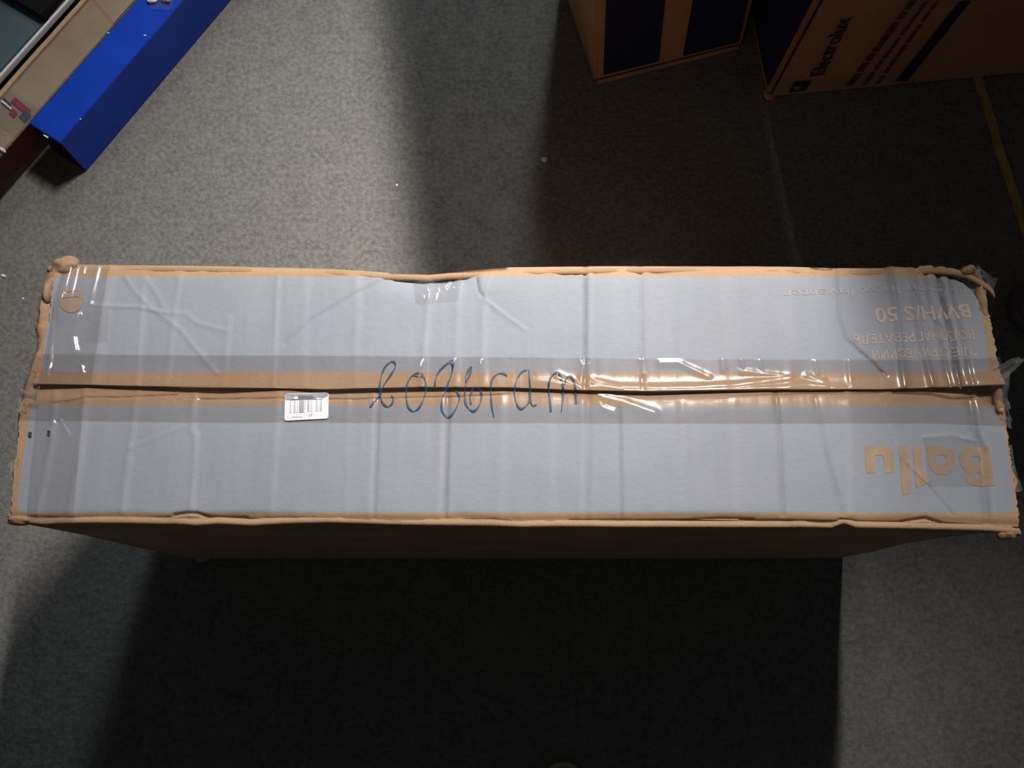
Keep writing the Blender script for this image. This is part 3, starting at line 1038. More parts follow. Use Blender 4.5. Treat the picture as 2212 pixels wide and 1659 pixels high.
film([(2100, 590, 0), (2112, 572, 0.004), (2152, 602, 0.002), (2136, 616, -0.003)], T, 301, 0.003)
film([(2134, 608, 0), (2152, 600, 0.002), (2150, 620, -0.006), (2142, 636, -0.004)], T, 305, 0.003)
film([(2142, 796, 0.002), (2204, 768, 0.0), (2209, 784, -0.004), (2152, 830, 0.0)], T, 311, 0.004)
film([(2140, 818, 0.002), (2176, 806, 0.0), (2180, 886, -0.008), (2150, 884, -0.002)], T, 317, 0.006)
film([(2168, 884, -0.004), (2180, 884, -0.006), (2186, 924, -0.010), (2176, 926, -0.008)], T, 323, 0.003)
film([(2170, 960, -0.002), (2182, 962, -0.004), (2206, 1060, -0.010), (2192, 1062, -0.006)], T, 331, 0.004)
film([(50, 800, 0.000), (76, 796, 0.002), (78, 832, 0.002), (44, 826, -0.003)], T, 341, 0.004)
film([(40, 842, 0.000), (88, 838, 0.002), (84, 880, 0.002), (38, 878, -0.003)], T, 347, 0.005)
film([(38, 874, -0.002), (60, 872, 0.001), (58, 900, 0.001), (44, 902, -0.003)], T, 353, 0.004)
film([(20, 1000, -0.008), (30, 990, -0.004), (28, 1040, -0.003), (20, 1036, -0.01)], T, 359, 0.003)


# handwriting -------------------------------------------------------
def hp(pts): return [(590 + x * 0.32098, 780 + y * 0.32098) for x, y in pts]


STROKES = [
    [(655, 310), (675, 282), (700, 250), (722, 215), (742, 172), (775, 120), (805, 76), (825, 36), (818, 8), (792, 8), (757, 38), (736, 82), (722, 140), (718, 190),
     (722, 240), (742, 285), (770, 306), (795, 292), (808, 258), (797, 226)],
    [(985, 90), (945, 96), (915, 128), (898, 185), (896, 245), (910, 305), (940, 336), (975, 322), (1002, 280), (1022, 225), (1030, 175), (1022, 120), (1000, 92)],
    [(1090, 168), (1096, 112), (1124, 62), (1168, 22), (1205, 4), (1216, 30), (1200, 95), (1172, 170), (1146, 230), (1134, 290), (1142, 342), (1170, 376), (1202, 362),
     (1236, 310), (1254, 252), (1240, 208), (1205, 192)],
    [(1298, 140), (1300, 95), (1320, 58), (1336, 40), (1330, 80), (1302, 140), (1290, 210), (1296, 280), (1320, 322), (1352, 336), (1384, 304), (1402, 252), (1398, 200),
     (1368, 180), (1340, 196), (1326, 240), (1332, 290)],
    [(1486, 376), (1476, 322), (1467, 250), (1466, 180), (1476, 124), (1506, 92), (1540, 82), (1576, 98)],
    [(1712, 60), (1680, 70), (1648, 108), (1630, 160), (1625, 222), (1640, 288), (1666, 320), (1700, 304), (1726, 262), (1730, 190), (1722, 60)],
    [(1725, 190), (1732, 262), (1748, 300), (1774, 292)],
    [(1870, 340), (1862, 262), (1856, 190), (1862, 130), (1890, 86), (1920, 80), (1940, 118), (1952, 190), (1950, 262), (1940, 340)],
    [(1962, 150), (1978, 112), (2000, 102), (2024, 130), (2034, 190), (2040, 284)],
]


def catmull(pts, k=7):
    P = [Vector((a, b)) for a, b in pts]
    P = [P[0] * 2 - P[1]] + P + [P[-1] * 2 - P[-2]]
    out = []
    for i in range(1, len(P) - 2):
        for j in range(k):
            t = j / k
            a, b, c, d = P[i - 1], P[i], P[i + 1], P[i + 2]
            out.append(0.5 * ((2 * b) + (c - a) * t + (2 * a - 5 * b + 4 * c - d) * t * t + (3 * b - a - 3 * c + d) * t ** 3))
    out.append(P[-2])
    return out


V = []; F = []
for si, st in enumerate(STROKES):
    q = [W(a.x, a.y, T) for a in catmull([tuple(x) for x in hp(st)])]
    n0 = len(V)
    for i, c in enumerate(q):
        d = (q[min(i + 1, len(q) - 1)] - q[max(i - 1, 0)]); d.z = 0
        if d.length < 1e-7: d = Vector((1, 0, 0))
        d.normalize()
        w = 0.0008 + 0.00035 * math.sin(i * 0.37 + si)
        nrm = Vector((-d.y, d.x, 0)) * w
        V += [c + nrm, c - nrm]
        if i: F.append([n0 + 2 * i - 2, n0 + 2 * i - 1, n0 + 2 * i + 1, n0 + 2 * i])
a = np.array([[v.x, v.y] for v in V])
zz = env_z(a[:, 0], a[:, 1]) + 0.0013 + seam_wrinkle(a[:, 0], a[:, 1])
V = [(a[i, 0], a[i, 1], zz[i]) for i in range(len(V))]
mesh_obj('handwriting', V, up_faces(V, F), M_ink, box)['label'] = 'blue handwritten Cyrillic word across the seam'


# barcode sticker ---------------------------------------------------
def rounded(tl, tr, br, bl, r=0.12, n=5):
    P = [Vector(p) for p in (tl, tr, br, bl)]
    out = []
    for i in range(4):
        a, b, c = P[i - 1], P[i], P[(i + 1) % 4]
        ra = min(r * (a - b).length, 6); rc = min(r * (c - b).length, 6)
        p0 = b + (a - b).normalized() * ra; p2 = b + (c - b).normalized() * rc
        for k in range(n + 1):
            t = k / n
            out.append(p0 * (1 - t) ** 2 + b * 2 * t * (1 - t) + p2 * t * t)
    return [(v.x, v.y) for v in out]


def sticker_piece(name, loops, mat, parent, lift, label=None):
    L = [[(W(a, b, T).x, W(a, b, T).y) for a, b in lp] for lp in loops]
    V, F = fill_polys(L, 0.008)
    a = np.array([[v[0], v[1]] for v in V])
    z = env_z(a[:, 0], a[:, 1]) + 0.0014 + lift + np.maximum(seam_wrinkle(a[:, 0], a[:, 1]), 0.0)
    V = [(a[i, 0], a[i, 1], z[i]) for i in range(len(V))]
    o = mesh_obj(name, V, up_faces(V, F), mat, parent)
    if label: o['label'] = label
    return o


def sp(u, v):
    """label coordinates 0..1 -> photograph pixels"""
    tl, tr, br, bl = (616.5, 850), (710, 848), (710, 905), (615, 910)
    x = (tl[0] * (1 - u) + tr[0] * u) * (1 - v) + (bl[0] * (1 - u) + br[0] * u) * v
    y = (tl[1] * (1 - u) + tr[1] * u) * (1 - v) + (bl[1] * (1 - u) + br[1] * u) * v
    return (x, y)


lab = sticker_piece('barcode_label', [rounded(sp(0, 0), sp(1, 0), sp(1, 1), sp(0, 1), 0.14)], M_white, box, 0.0, 'small white barcode sticker')


def rect(u0, v0, u1, v1): return [sp(u0, v0), sp(u1, v0), sp(u1, v1), sp(u0, v1)]


sticker_piece('label_header', [rect(0.012, 0.015, 0.985, 0.235)], M_greylab, lab, 0.0003, 'grey band along the top of the sticker')
sticker_piece('label_text', [rect(0.31 + 0.056 * i, 0.10, 0.355 + 0.056 * i, 0.24) for i in range(6)] + [rect(0.13, 0.225, 0.86, 0.25)], M_bar3, lab, 0.0006)
bars = [(0.125, 0.015, 1), (0.16, 0.008, 0), (0.22, 0.018, 1), (0.25, 0.010, 0), (0.285, 0.022, 0), (0.335, 0.105, 1), (0.45, 0.02, 0), (0.53, 0.028, 1), (0.57, 0.012, 0), (0.60, 0.03, 0),
        (0.655, 0.010, 0), (0.72, 0.022, 1), (0.755, 0.014, 0), (0.785, 0.018, 0), (0.82, 0.03, 1)]
sticker_piece('barcode_bars', [rect(u, 0.255, u + w, 0.735 - 0.05 * u) for u, w, k in bars if k], M_bar1, lab, 0.0006, 'grey bars')
sticker_piece('barcode_bars', [rect(u, 0.255, u + w, 0.735 - 0.05 * u) for u, w, k in bars if not k], M_bar2, lab, 0.0006, 'pale bars')


def label_digits(s, u0, u1, v0, v1, mat):
    V, F = text_mesh(s, 0.0)
    xs = [v[0] for v in V]; ysv = [v[1] for v in V]
    P = []
    for v in V:
        u = u0 + (v[0] - min(xs)) / (max(xs) - min(xs)) * (u1 - u0)
        w = v1 + (v[1] - min(ysv)) / (max(ysv) - min(ysv)) * (v0 - v1)
        q = W(*sp(u, w), T)
        P.append((q.x, q.y, float(env_z(np.array([q.x]), np.array([q.y]))[0]) + 0.0021))
    mesh_obj('label_digits', P, up_faces(P, F), mat, lab)


label_digits('69', 0.545, 0.65, 0.77, 0.88, M_bar2)
label_digits('000664', 0.18, 0.42, 0.84, 0.90, M_bar2)


for cx, cy, r in ((68, 938, 4.5), (109, 935, 4.2)):
    sticker_piece('stain', [ell(cx, cy, r, r * 0.9, 12)], M_brown_print_shade, box, 0.0018)

# ------------------------------------------------------------------ generic carton body
def carton_body(name, o, e, n, L, D, H, mat, parent, shear=(0, 0), seed=1, wob=0.003, nz=10, nu=14, nd=10, bev=0.006):
    """closed carton: o floor corner, e along the front, n into the depth; worn, slightly bulging sides"""
    bm = bmesh.new()
    def pos(u, d, z):
        c = Vector(o) + Vector(e) * (u * L) + Vector(n) * (d * D) + Vector((0, 0, z * H))
        return c + Vector((shear[0], shear[1], 0)) * (z * H)
    grid = {}
    def vert(i, j, k):
        key = (i, j, k)
        if key not in grid:
            u, d, z = i / nu, j / nd, k / nz
            c = pos(u, d, z)
            cen = pos(0.5, 0.5, z)
            on_edge = ((i in (0, nu)) + (j in (0, nd)) + (k in (0, nz))) >= 2
            w = wob * fbm(np.array([u * 4 + d * 3.1]), np.array([z * 6 + d * 1.7]), seed)[0]
            dirv = (c - cen); dirv.z = 0
            if dirv.length > 0: dirv.normalize()
            if k == 0: w = min(w, 0) * 0.3
            grid[key] = bm.verts.new(c + dirv * (w * (0.5 if on_edge else 1.0)))
        return grid[key]
    for i in range(nu):
        for k in range(nz):
            for j in (0, nd):
                bm.faces.new([vert(i, j, k), vert(i + 1, j, k), vert(i + 1, j, k + 1), vert(i, j, k + 1)])
    for j in range(nd):
        for k in range(nz):
            for i in (0, nu):
                bm.faces.new([vert(i, j, k), vert(i, j + 1, k), vert(i, j + 1, k + 1), vert(i, j, k + 1)])
    for i in range(nu):
        for j in range(nd):
            for k in (0, nz):
                bm.faces.new([vert(i, j, k), vert(i + 1, j, k), vert(i + 1, j + 1, k), vert(i, j + 1, k)])
    bmesh.ops.recalc_face_normals(bm, faces=bm.faces)
    es = [ed for ed in bm.edges if len(ed.link_faces) == 2 and ed.calc_face_angle(0) > math.radians(60)]
    bmesh.ops.bevel(bm, geom=es, offset=bev, segments=2, affect='EDGES', clamp_overlap=True)
    bm.verts.index_update()
    V = [v.co.copy() for v in bm.verts]; F = [[v.index for v in f.verts] for f in bm.faces]
    bm.free()
    return mesh_obj(name, V, F, mat, parent, False)


def face_patch(name, o, e, n_out, pts, mat, parent, lift=0.004, shear=(0, 0), H=1.0, nu=8, nv=8, label=None, seed=1):
    """printed patch lying on a carton face; pts 4 (u metres, z metres) corners"""
    a, b, c, d = [Vector(p) for p in pts]
    V = []; F = []
    for j in range(nv + 1):
        for i in range(nu + 1):
            s = i / nu; t = j / nv
            q = (a * (1 - s) + b * s) * (1 - t) + (d * (1 - s) + c * s) * t
            V.append(Vector(o) + Vector(e) * q.x + Vector((shear[0] * q.y, shear[1] * q.y, q.y)) + Vector(n_out) * lift)
    for j in range(nv):
        for i in range(nu):
            F.append([j * (nu + 1) + i, j * (nu + 1) + i + 1, (j + 1) * (nu + 1) + i + 1, (j + 1) * (nu + 1) + i])
    ob = mesh_obj(name, V, F, mat, parent)
    if label: ob['label'] = label
    return ob


# ------------------------------------------------------------------ carton with two navy panels (top centre)
A0 = Vector((0.160, 1.020, 0)); eA = Vector((0.963, 0.268, 0)).normalized(); nA = Vector((-eA.y, eA.x, 0))
LA = 0.302; HA = 0.55; DA = 0.24
shA = (-0.085, 0.0)
cA = empty('panelled_carton', A0 + eA * LA / 2 + nA * 0.3, 'brown carton with two dark navy panels side by side, standing at the top edge', 'carton')
carton_body('carton_body', A0, eA, nA, LA, DA, HA, M_kraft_dark, cA, shA, 81, 0.002, nz=16)
U0 = Vector((0.205, 1.045, HA + 0.001)); eU = Vector((0.993, 0.12, 0)).normalized(); nU = Vector((-eU.y, eU.x, 0))  # unseen carton, added to close the gap and shape the floor shadow
cU = empty('added_shadow_carton', U0 + eU * 0.14 + nU * 0.3, 'unseen plain carton added on the navy-panelled carton to shape the floor shadow', 'carton')
carton_body('carton_body', U0, eU, nU, 0.285, 0.70, 0.72, M_kraft_dark, cU, (0, 0), 83, 0.002, nz=8)
oA = -nA
for u0, u1, zb in ((0.016, 0.127, 0.024), (0.176, 0.289, 0.022)):
    zt = HA - 0.03
    face_patch('navy_panel', A0, eA, oA, [(u0, zb), (u1, zb), (u1 - 0.004, zt), (u0 + 0.006, zt)], M_navy, cA, 0.0028, shA)
face_patch('bottom_fold', A0, eA, oA, [(0.003, 0.0015), (LA - 0.010, 0.0015), (LA - 0.013, 0.014), (0.003, 0.014)], M_kraft_dark, cA, 0.0045, shA, nu=30, nv=2)

# ------------------------------------------------------------------ carton with brand print (top right)
B0 = Vector((0.489, 0.986, 0)); eB = Vector((0.9945, 0.104, 0)).normalized(); nB = Vector((-eB.y, eB.x, 0))
LB = 0.62; HB = 1.66
shB = (0.03, 0.0)
cB = empty('branded_carton', B0 + eB * LB / 2 + nB * 0.13, 'brown carton with dark printed brand name running up its front, navy left side', 'carton')
carton_body('carton_body', B0, eB, nB, LB, 0.55, HB, M_kraft_dark, cB, shB, 91, 0.002, nz=16, bev=0.008)
oB = -nB


def uvB(px, py):
    hit = plane_hit(px, py, B0, nB)
    q = hit - B0
    z = q.z
    u = (q - Vector((shB[0] * z, shB[1] * z, 0))).dot(eB)
    return u, z


def up_text(s, p0, p1, wpx, mat, name, bold=0.0):
    """line running up the front face from photograph point p0 (baseline start) to p1"""
    V, F = text_mesh(s, bold)
    u0, z0 = uvB(*p0); u1, z1 = uvB(*p1)
    d = Vector((u1 - u0, z1 - z0)); L = d.length; d.normalize()
    upv = Vector((-d.y, d.x))
    xs = [v[0] for v in V]; k = L / (max(xs) - min(xs))
    ua, za = uvB(p0[0] - wpx, p0[1])
    ky = abs(ua - u0) / 0.73
    P = []
    for v in V:
        q = Vector((u0, z0)) + d * ((v[0] - min(xs)) * k) + upv * (v[1] * ky)
        P.append(B0 + eB * q.x + Vector((shB[0] * q.y, 0, q.y)) + oB * 0.0035)
    return mesh_obj(name, P, F, mat, cB)


up_text('Electrolux', (1778, 158), (1838, 33), 30, M_navy, 'brand_name', 0.01)
# square emblem below the name: ring with a wedge
def emblem(cx, cy):
    u0, z0 = uvB(cx, cy)
    r = 0.0165
    def world(lp): return [(u0 + x * r, z0 + y * r) for x, y in lp]
    loops = [world([(-1, -1), (1, -1), (1, 1), (-1, 1)]), world(ell(0, 0, 0.78, 0.78, 24)),
             world([(0.02, -0.72), (0.72, -0.1), (0.70, 0.24), (0.3, 0.66), (-0.3, 0.66), (-0.72, 0.1), (-0.3, 0.1), (0.2, 0.15)])]
    V, F = fill_polys(loops, 0)
    P = [B0 + eB * v[0] + Vector((shB[0] * v[1], 0, v[1])) + oB * 0.0035 for v in V]
    mesh_obj('brand_emblem', P, F, M_navy, cB)


emblem(1727, 184)


def run_bar(p0, p1, wpx, name, mat, segs=1, gap=0.0, lift=0.0032, label=None):
    """printed bar(s) running up the face; several ragged blocks stand for unreadable words"""
    V = []; F = []
    rnd = random.Random(int(p0[0]))
    t = 0.0
    pieces = []
    if segs == 1: pieces = [(0, 1)]
    else:
        while t < 1:
            l = rnd.uniform(0.05, 0.16); pieces.append((t, min(1, t + l))); t += l + rnd.uniform(0.015, 0.04)
    for a, b in pieces:
        q = []
        for tt, off in ((a, 0), (b, 0), (b, wpx), (a, wpx)):
            px = p0[0] + (p1[0] - p0[0]) * tt + off; py = p0[1] + (p1[1] - p0[1]) * tt + off * 0.0
            u, z = uvB(px, py)
            q.append(B0 + eB * u + Vector((shB[0] * z, 0, z)) + oB * lift)
        n0 = len(V); V += q; F.append([n0, n0 + 3, n0 + 2, n0 + 1])
    o = mesh_obj(name, V, F, mat, cB)
    if label: o['label'] = label
    return o


run_bar((1826, 182), (1962, 0), 15, 'printed_lines', M_brown_print_shade, 2)
run_bar((1862, 180), (1995, 0), 9, 'printed_lines', M_brown_print_shade, 2)
run_bar((1890, 178), (2018, 0), 9, 'printed_lines', M_brown_print_shade, 2)
run_bar((1934, 172), (2070, 0), 25, 'navy_stripe', M_navy)
# navy left side
face_patch('navy_panel', B0, nB, -eB, [(0.012, 0.022), (0.53, 0.012), (0.53, HB - 0.02), (0.018, HB - 0.02)], M_navy, cB, 0.0028, shB)
face_patch('navy_edge_print', B0, eB, oB, [(0.000, 0.03), (0.004, 0.012), (0.012, HB - 0.02), (0.000, HB - 0.02)], M_navy, cB, 0.0030, shB)
c = B0 + eB * 0.006 + nB * 0.004; crumple('crushed_corner', (c.x, c.y, 0.007), 0.012, 0.012, 0.0065, 37, M_kraft_dark, cB, amp=0.3)

K0 = Vector((0.385, 1.37, 0)); HK = 0.54  # unseen filler carton, added to stop light leaking between the two cartons
cK = empty('added_gap_filler', K0 + eB * 0.027 + nB * 0.15, 'unseen narrow carton added between the navy-panelled and the branded carton to block light', 'carton')
carton_body('carton_body', K0, eB, nB, 0.0625, 0.28, HK, M_kraft_dark, cK, (0.03, 0), 97, 0.0004, nz=6, nu=4, nd=6)

# ------------------------------------------------------------------ blue carton (top left)
dB = Vector((0.545, 0.838, 0)).normalized(); nL = Vector((-dB.y, dB.x, 0))
P0 = Vector((-0.800, 0.832, 0)); HBl = 0.105; WBl = 0.0715; LBl = 0.95
cb = empty('blue_carton', P0 + dB * LBl / 2 + nL * WBl / 2, 'long flat glossy blue carton lying at the upper left', 'carton')
carton_body('carton_body', P0, dB, nL, LBl, WBl, HBl, M_blue, cb, (0, 0), 111, 0.0004, nz=4, nu=30, nd=4, bev=0.0012)


ve = [P0 - dB * 0.0009 + nL * b + Vector((0, 0, z)) for b, z in ((0.002, 0.002), (WBl - 0.002, 0.002), (WBl - 0.002, HBl - 0.0025), (0.002, HBl - 0.0025))]  # thin near-black sheet covering the near end face
mesh_obj('end_sheet', ve, [(0, 3, 2, 1)], M_black, cb)['label'] = 'near-black sheet over the end of the carton'


def chip(px, py, lx, ly, ang, z=HBl, parent=cb, mat=M_paper):
    c0 = W(px, py, z + 0.0008)
    d = Vector((math.cos(ang), math.sin(ang), 0)); n = Vector((-d.y, d.x, 0))
    lp = [(lx, 0.1 * ly), (0.6 * lx, ly), (-0.3 * lx, 0.7 * ly), (-lx, 0.3 * ly), (-0.7 * lx, -0.7 * ly), (0.2 * lx, -ly), (0.8 * lx, -0.6 * ly)]
    top = [c0 + d * a + n * b for a, b in lp]
    bot = [Vector((v.x, v.y, v.z - 0.0006)) for v in top]
    k = len(lp)
    F = [list(range(k))] + [[i, i + k, (i + 1) % k + k, (i + 1) % k] for i in range(k)]
    return mesh_obj('worn_chip', top + bot, F, mat, parent)


chip(99, 294, 0.0062, 0.0016, -0.58)
chip(234, 71, 0.0022, 0.0012, -0.1)
chip(313, 76, 0.0030, 0.0012, 0.1)
chip(174, 257, 0.0018, 0.0010, 0.2)
# clear tape with crumpled end near the frame's top edge
tp0 = [(318, -30), (392, -30), (366, 24), (324, 20)]
q = [W(a, b, HBl + 0.0016) for a, b in tp0]
V = []; F = []; n = 14
for j in range(n):
    for i in range(n):
        s = i / (n - 1); t = j / (n - 1)
        c = (q[0] * (1 - s) + q[1] * s) * (1 - t) + (q[3] * (1 - s) + q[2] * s) * t
        c.z += 0.0012 * (1 + fbm(np.array([s * 4.]), np.array([t * 4.]), 401)[0])
        V.append(c)
for j in range(n - 1):
    for i in range(n - 1):
        F.append([j * n + i, (j + 1) * n + i, (j + 1) * n + i + 1, j * n + i + 1])
mesh_obj('clear_tape', V, F, M_tape2, cb, True)
p = W(333, 2, HBl); crumple('crumpled_tape', (p.x, p.y, HBl + 0.004), 0.010, 0.006, 0.004, 44, M_paper, cb, amp=0.4, rot=0.2)
p = W(362, 1, HBl); crumple('crumpled_tape', (p.x, p.y, HBl + 0.004), 0.010, 0.007, 0.004, 46, M_kraft_dull, cb, amp=0.4, rot=-0.2)

# ------------------------------------------------------------------ brown carton beside it
G = 0.0035
Q0 = P0 + nL * (WBl + G) - dB * 0.42
WBr = 0.078; LBr = 1.35; HBr = 0.104
cr = empty('brown_carton', Q0 + dB * LBr / 2 + nL * WBr / 2, 'long dull brown carton with a raised pale edge, behind the blue one', 'carton')
carton_body('carton_body', Q0 + nL * 0.022, dB, nL, LBr, WBr - 0.023, HBr - 0.007, M_brown_print_shade, cr, (0, 0), 121, 0.0004, nz=4, nu=40, nd=4, bev=0.002)  # dark body colour paints in the shade below the lid
carton_body('lid_board', Q0 + Vector((0, 0, HBr - 0.0065)), dB, nL, LBr, WBr, 0.0065, M_kraft_dull, cr, (0, 0), 122, 0.0004, nz=2, nu=40, nd=4, bev=0.0015)
# raised cut edge along the far side
V = []; F = []; n = 80
for i in range(n):
    s = i / (n - 1) * LBr
    w = 0.0009 * fbm(np.array([s * 30]), np.array([0.]), 131)[0]
    for (b, z) in ((WBr - 0.0072 + w, HBr - 0.002), (WBr - 0.0068 + w, HBr + 0.006), (WBr + 0.0006 + w, HBr + 0.007), (WBr + 0.0012, HBr - 0.002)):
        V.append(Q0 + dB * s + nL * b + Vector((0, 0, z)))
for i in range(n - 1):
    for k in range(4):
        F.append([4 * i + k, 4 * i + (k + 1) % 4, 4 * i + 4 + (k + 1) % 4, 4 * i + 4 + k])
F += [[0, 1, 2, 3], [4 * n - 1, 4 * n - 2, 4 * n - 3, 4 * n - 4]]
mesh_obj('cut_edge', V, F, M_edge, cr)


def strip_on(name, t0, t1, b0, b1, z, mat, parent, seed=0, amp=0.0, n=12, skew=0.0, label=None):
    V = []; F = []
    for j in range(n):
        for i in range(n):
            s = i / (n - 1); t = j / (n - 1)
            b = b0 + (b1 - b0) * s
            l = t0 + (t1 - t0) * t + skew * (s - 0.5)
            V.append(Q0 + dB * l + nL * b + Vector((0, 0, z + (amp * (1 + fbm(np.array([s * 4. + 9 * t0]), np.array([t * 4.]), seed)[0]) if amp else 0))))
    for j in range(n - 1):
        for i in range(n - 1):
            F.append([j * n + i, j * n + i + 1, (j + 1) * n + i + 1, (j + 1) * n + i][::-1])
    o = mesh_obj(name, V, F, mat, parent, True)
    if label: o['label'] = label
    return o


# joint across the top, and the printed tape band
def tq(px, py):
    v = W(px, py, HBr) - Q0
    return v.dot(dB), v.dot(nL)


t_a, _ = tq(232, 32)
strip_on('flap_joint', t_a - 0.0016, t_a + 0.0016, 0.001, WBr - 0.008, HBr + 0.0005, M_kraft_dark, cr, skew=0.020)
strip_on('flap', t_a + 0.002, t_a + 0.30, 0.001, WBr - 0.008, HBr + 0.0014, M_kraft_dull, cr, skew=0.020)
t_b, _ = tq(38, 228)
tp = strip_on('printed_tape', t_b - 0.050, t_b + 0.018, 0.000, WBr, HBr + 0.0022, M_tape2, cr, 141, 0.0012, 24, label='clear tape band with red and grey-blue print')
strip_on('tape_print', t_b - 0.004, t_b + 0.008, 0.010, 0.052, HBr + 0.0012, M_red, tp, 143, 0.0004, skew=0.004, label='red print on the tape')
strip_on('tape_print', t_b - 0.022, t_b - 0.010, 0.026, 0.040, HBr + 0.0012, M_red, tp, 144, 0.0004, skew=0.003, label='red print on the tape')
strip_on('tape_print', t_b - 0.018, t_b + 0.000, 0.003, 0.020, HBr + 0.0014, M_bluepr, tp, 145, 0.0004, skew=0.003, label='grey-blue print on the tape')
strip_on('tape_print', t_b - 0.010, t_b - 0.003, 0.048, 0.068, HBr + 0.0014, M_bluepr, tp, 146, 0.0004, skew=0.003, label='grey-blue print on the tape')
strip_on('painted_glint', t_b - 0.012, t_b - 0.0085, 0.040, 0.066, HBr + 0.0038, M_paper, tp, 147, 0.0004, skew=0.003, label='white glint painted on the tape')  # white strip that paints a glint onto the tape
p = W(8, 326, HBr); crumple('crumpled_tape', (p.x, p.y, HBr + 0.003), 0.006, 0.003, 0.003, 48, M_paper, cr, amp=0.4, rot=-0.6)

# ------------------------------------------------------------------ grey panel with white trim, corner of the frame
HG = 0.115
v = W(0, 168, HG) - Q0
bG = v.dot(nL)
R0 = Q0 + nL * bG
gp = empty('trimmed_panel', R0 + dB * 0.6 + nL * 0.25, 'grey-green panel with a bright white metal edge, at the upper left corner', 'panel')
carton_body('panel_board', R0 + nL * 0.009 + dB * 0.05, dB, nL, 1.2, 0.45, HG - 0.0012, M_teal, gp, (0, 0), 151, 0.0003, nz=3, nu=20, nd=10, bev=0.002)
V = []; F = []
prof = [(0.0046 - 0.0026 * math.cos(math.pi * i / 8), HG - 0.0026 + 0.0026 * math.sin(math.pi * i / 8)) for i in range(9)] + [(0.0072, HG - 0.012), (0.0020, HG - 0.012)]
for s in (0.05, 1.25):
    for b, z in prof: V.append(R0 + dB * s + nL * b + Vector((0, 0, z)))
k = len(prof)
F = [[i, (i + 1) % k, (i + 1) % k + k, i + k] for i in range(k)] + [list(range(k))[::-1], list(range(k, 2 * k))]
mesh_obj('metal_trim', V, F, M_steel, gp, True).data.set_sharp_from_angle(angle=math.radians(60))
# black block lying on the panel
c1 = W(91, 38, HG + 0.012); c2 = W(26, 0, HG + 0.012)
eK = (c2 - c1); eK.z = 0; LK = 0.16; eK.normalize(); nK = Vector((eK.y, -eK.x, 0))
if nK.dot(dB) < 0: nK = -nK
o0 = Vector((c1.x, c1.y, HG - 0.0008))
kb = empty('black_block', o0 + eK * 0.08 + nK * 0.1, 'flat black block lying on the grey-green panel, cut by the frame', 'block')
carton_body('block_body', o0, eK, nK, LK, 0.2, 0.016, M_black, kb, (0, 0), 161, 0.0003, nz=2, nu=8, nd=8, bev=0.002)
# paler grey strip of the panel between block and trim
gs = [W(94, 40, HG - 0.0008), W(110, 40, HG - 0.0008), W(176, -40, HG - 0.0008), W(150, -30, HG - 0.0008)]
mesh_obj('grey_inlay', [g + Vector((0, 0, 0.0003)) for g in gs], [(0, 1, 2, 3)], M_greyside, gp)

# ------------------------------------------------------------------ yellow strap on the floor at the right
pts = [W(*q) for q in [(2096, 120), (2112, 175), (2126, 212), (2140, 262), (2156, 318), (2174, 372), (2194, 440), (2222, 520), (2250, 600)]]
V = []; F = []
dn = []
for i in range(len(pts) - 1):
    for k in range(5): dn.append(pts[i].lerp(pts[i + 1], k / 5))
dn.append(pts[-1])
for i, c in enumerate(dn):
    d = (dn[min(i + 1, len(dn) - 1)] - dn[max(i - 1, 0)]).normalized()
    nrm = Vector((-d.y, d.x, 0)) * 0.0075
    h = 0.003 + 0.0012 * math.sin(i * 0.5)
    V += [c + nrm, c - nrm, c - nrm + Vector((0, 0, h)), c + nrm + Vector((0, 0, h + 0.0008))]
    if i:
        for k in range(4):
            F.append([4 * i - 4 + k, 4 * i - 4 + (k + 1) % 4, 4 * i + (k + 1) % 4, 4 * i + k])
F += [[3, 2, 1, 0], [len(V) - 4, len(V) - 3, len(V) - 2, len(V) - 1]]
ys = mesh_obj('yellow_strap', V, F, M_yellow, None, False, loc=pts[4])
tagit(ys, 'narrow faded yellow strap lying along the floor at the right edge', 'strap')


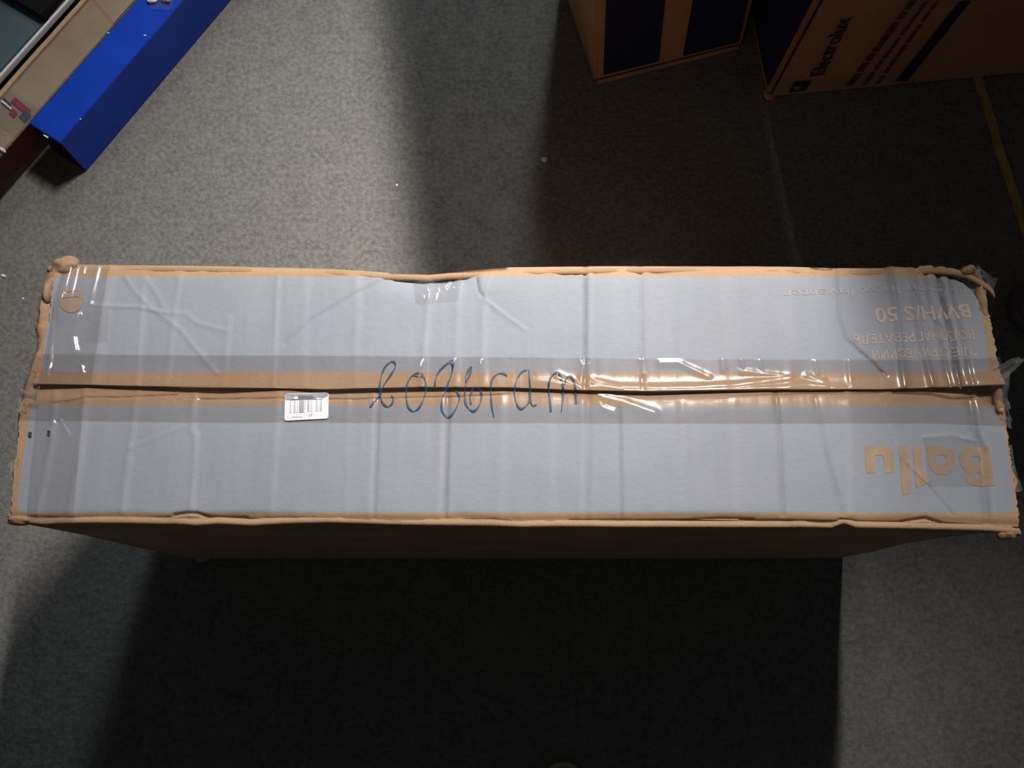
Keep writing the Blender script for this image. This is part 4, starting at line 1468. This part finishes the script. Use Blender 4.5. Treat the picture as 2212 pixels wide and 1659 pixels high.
# ------------------------------------------------------------------ shoes (only the toes reach into the frame)
def shoe(name, toe, heading, length, width, label, h=0.085, sole=None):
    """toe: floor point of the toe tip; heading: angle the toe points to"""
    r = empty(name, Vector(toe), label, 'shoe')
    d = Vector((math.cos(heading), math.sin(heading), 0)); n = Vector((-d.y, d.x, 0))
    def half(t):                      # half width along the shoe, t 0 toe .. 1 heel
        a = math.sqrt(max(0.0, 1 - (1 - min(t / 0.22, 1)) ** 2))
        return width / 2 * a * (1 - 0.22 * math.sin(math.pi * min(max((t - 0.25) / 0.6, 0), 1))) * (1 if t < 0.86 else math.sqrt(max(0.0, 1 - ((t - 0.86) / 0.145) ** 2)))
    ts = [0.0, 0.004, 0.015, 0.035, 0.07, 0.12, 0.18, 0.25, 0.35, 0.45, 0.55, 0.65, 0.75, 0.84, 0.90, 0.95, 0.985, 1.0]
    m = 22
    # sole
    V = []; F = []
    for z, g in ((0.0, -0.001), (0.004, 0.002), (0.018, 0.003), (0.024, 0.001)):
        for sgn in (1, -1):
            for t in (ts if sgn == 1 else ts[::-1]):
                hw = max(half(t) + g, 0.0005)
                V.append(Vector(toe) - d * (t * length * (1 + 0) - g * (1 if t < 0.5 else -1)) + n * (sgn * hw) + Vector((0, 0, z)))
    R = 2 * len(ts)
    for k in range(3):
        for i in range(R):
            F.append([k * R + i, k * R + (i + 1) % R, (k + 1) * R + (i + 1) % R, (k + 1) * R + i])
    F.append(list(range(R))[::-1]); F.append(list(range(3 * R, 4 * R)))
    mesh_obj('sole', V, F, sole or M_sole, r, True)
    # upper: arched sections
    V = []; F = []
    def top(t): return 0.030 + (h - 0.030) * min(1, (t / 0.45)) ** 0.75 if t < 0.45 else h + 0.012 * (t - 0.45)
    for t in ts[1:-1]:
        hw = max(half(t) - 0.004, 0.001)
        for i in range(m + 1):
            a = math.pi * i / m
            V.append(Vector(toe) - d * (t * length + 0.004) + n * (hw * math.cos(a) * (1.03 if 2 < i < m - 2 else 1)) + Vector((0, 0, 0.022 + (top(t) - 0.022) * (math.sin(a) ** 0.7))))
    rows = len(ts) - 2
    for j in range(rows - 1):
        for i in range(m):
            F.append([j * (m + 1) + i, j * (m + 1) + i + 1, (j + 1) * (m + 1) + i + 1, (j + 1) * (m + 1) + i])
    F.append(list(range(m + 1))[::-1]); F.append(list(range((rows - 1) * (m + 1), rows * (m + 1))))
    mesh_obj('upper', V, F, M_shoe, r, True)
    # lace bars
    for t in (0.34, 0.41, 0.48):
        V = []; F = []
        hw = half(t) * 0.55
        for i in range(9):
            s = -1 + 2 * i / 8
            a = math.acos(s * 0.55)
            c = Vector(toe) - d * (t * length) + n * (s * hw) + Vector((0, 0, 0.024 + (top(t) - 0.022) * (math.sin(a) ** 0.7)))
            for k in range(6):
                b = 2 * math.pi * k / 6
                V.append(c + d * (0.0032 * math.cos(b)) + Vector((0, 0, 0.0022 * math.sin(b))))
        for i in range(8):
            for k in range(6):
                F.append([i * 6 + k, i * 6 + (k + 1) % 6, (i + 1) * 6 + (k + 1) % 6, (i + 1) * 6 + k])
        mesh_obj('lace', V, F, M_shoe, r, True)
    return r


tt = W(1216, 1648); shoe('shoe', (tt.x, tt.y + 0.001, 0), math.radians(90), 0.28, 0.078, 'dark shoe whose toe tip peeks in at the bottom edge')
tt = W(2176, 662); shoe('shoe', (tt.x, tt.y, 0), math.radians(168), 0.29, 0.105, 'dark grey shoe at the right edge beside the long carton', 0.095, M_shoe)


# ------------------------------------------------------------------ scraps on the floor
def scrap(px, py, r, label, seed, sx=1.0, rot=0.0):
    c = W(px, py, 0)
    bm = bmesh.new(); bmesh.ops.create_icosphere(bm, subdivisions=2, radius=1.0)
    V = []
    for v in bm.verts:
        k = 1 + 0.35 * fbm(np.array([v.co.x * 2 + v.co.z]), np.array([v.co.y * 2 - v.co.z]), seed)[0]
        x, y = v.co.x * r * sx * k, v.co.y * r * k
        V.append(Vector((c.x + x * math.cos(rot) - y * math.sin(rot), c.y + x * math.sin(rot) + y * math.cos(rot), max(0.0, r * 0.4 + v.co.z * r * 0.42 * k))))
    F = [[v.index for v in f.verts] for f in bm.faces]; bm.free()
    o = mesh_obj('paper_scrap', V, F, M_paper, None, False, loc=c)
    tagit(o, label, 'scrap', 'white scraps scattered on the floor')


scrap(1177, 345, 0.0056, 'largest white scrap, alone on the floor above the long carton', 501, 1.15, 1.1)
scrap(857, 400, 0.0024, 'tiny white scrap on the lit floor left of the largest scrap', 503)
scrap(8, 596, 0.0028, 'white sliver on the floor at the left edge of the photo', 505, 2.0, -0.2)
scrap(50, 645, 0.0018, 'tiny white crumb on the floor beside the crushed left corner of the long carton', 507, 1.4, 0.0)
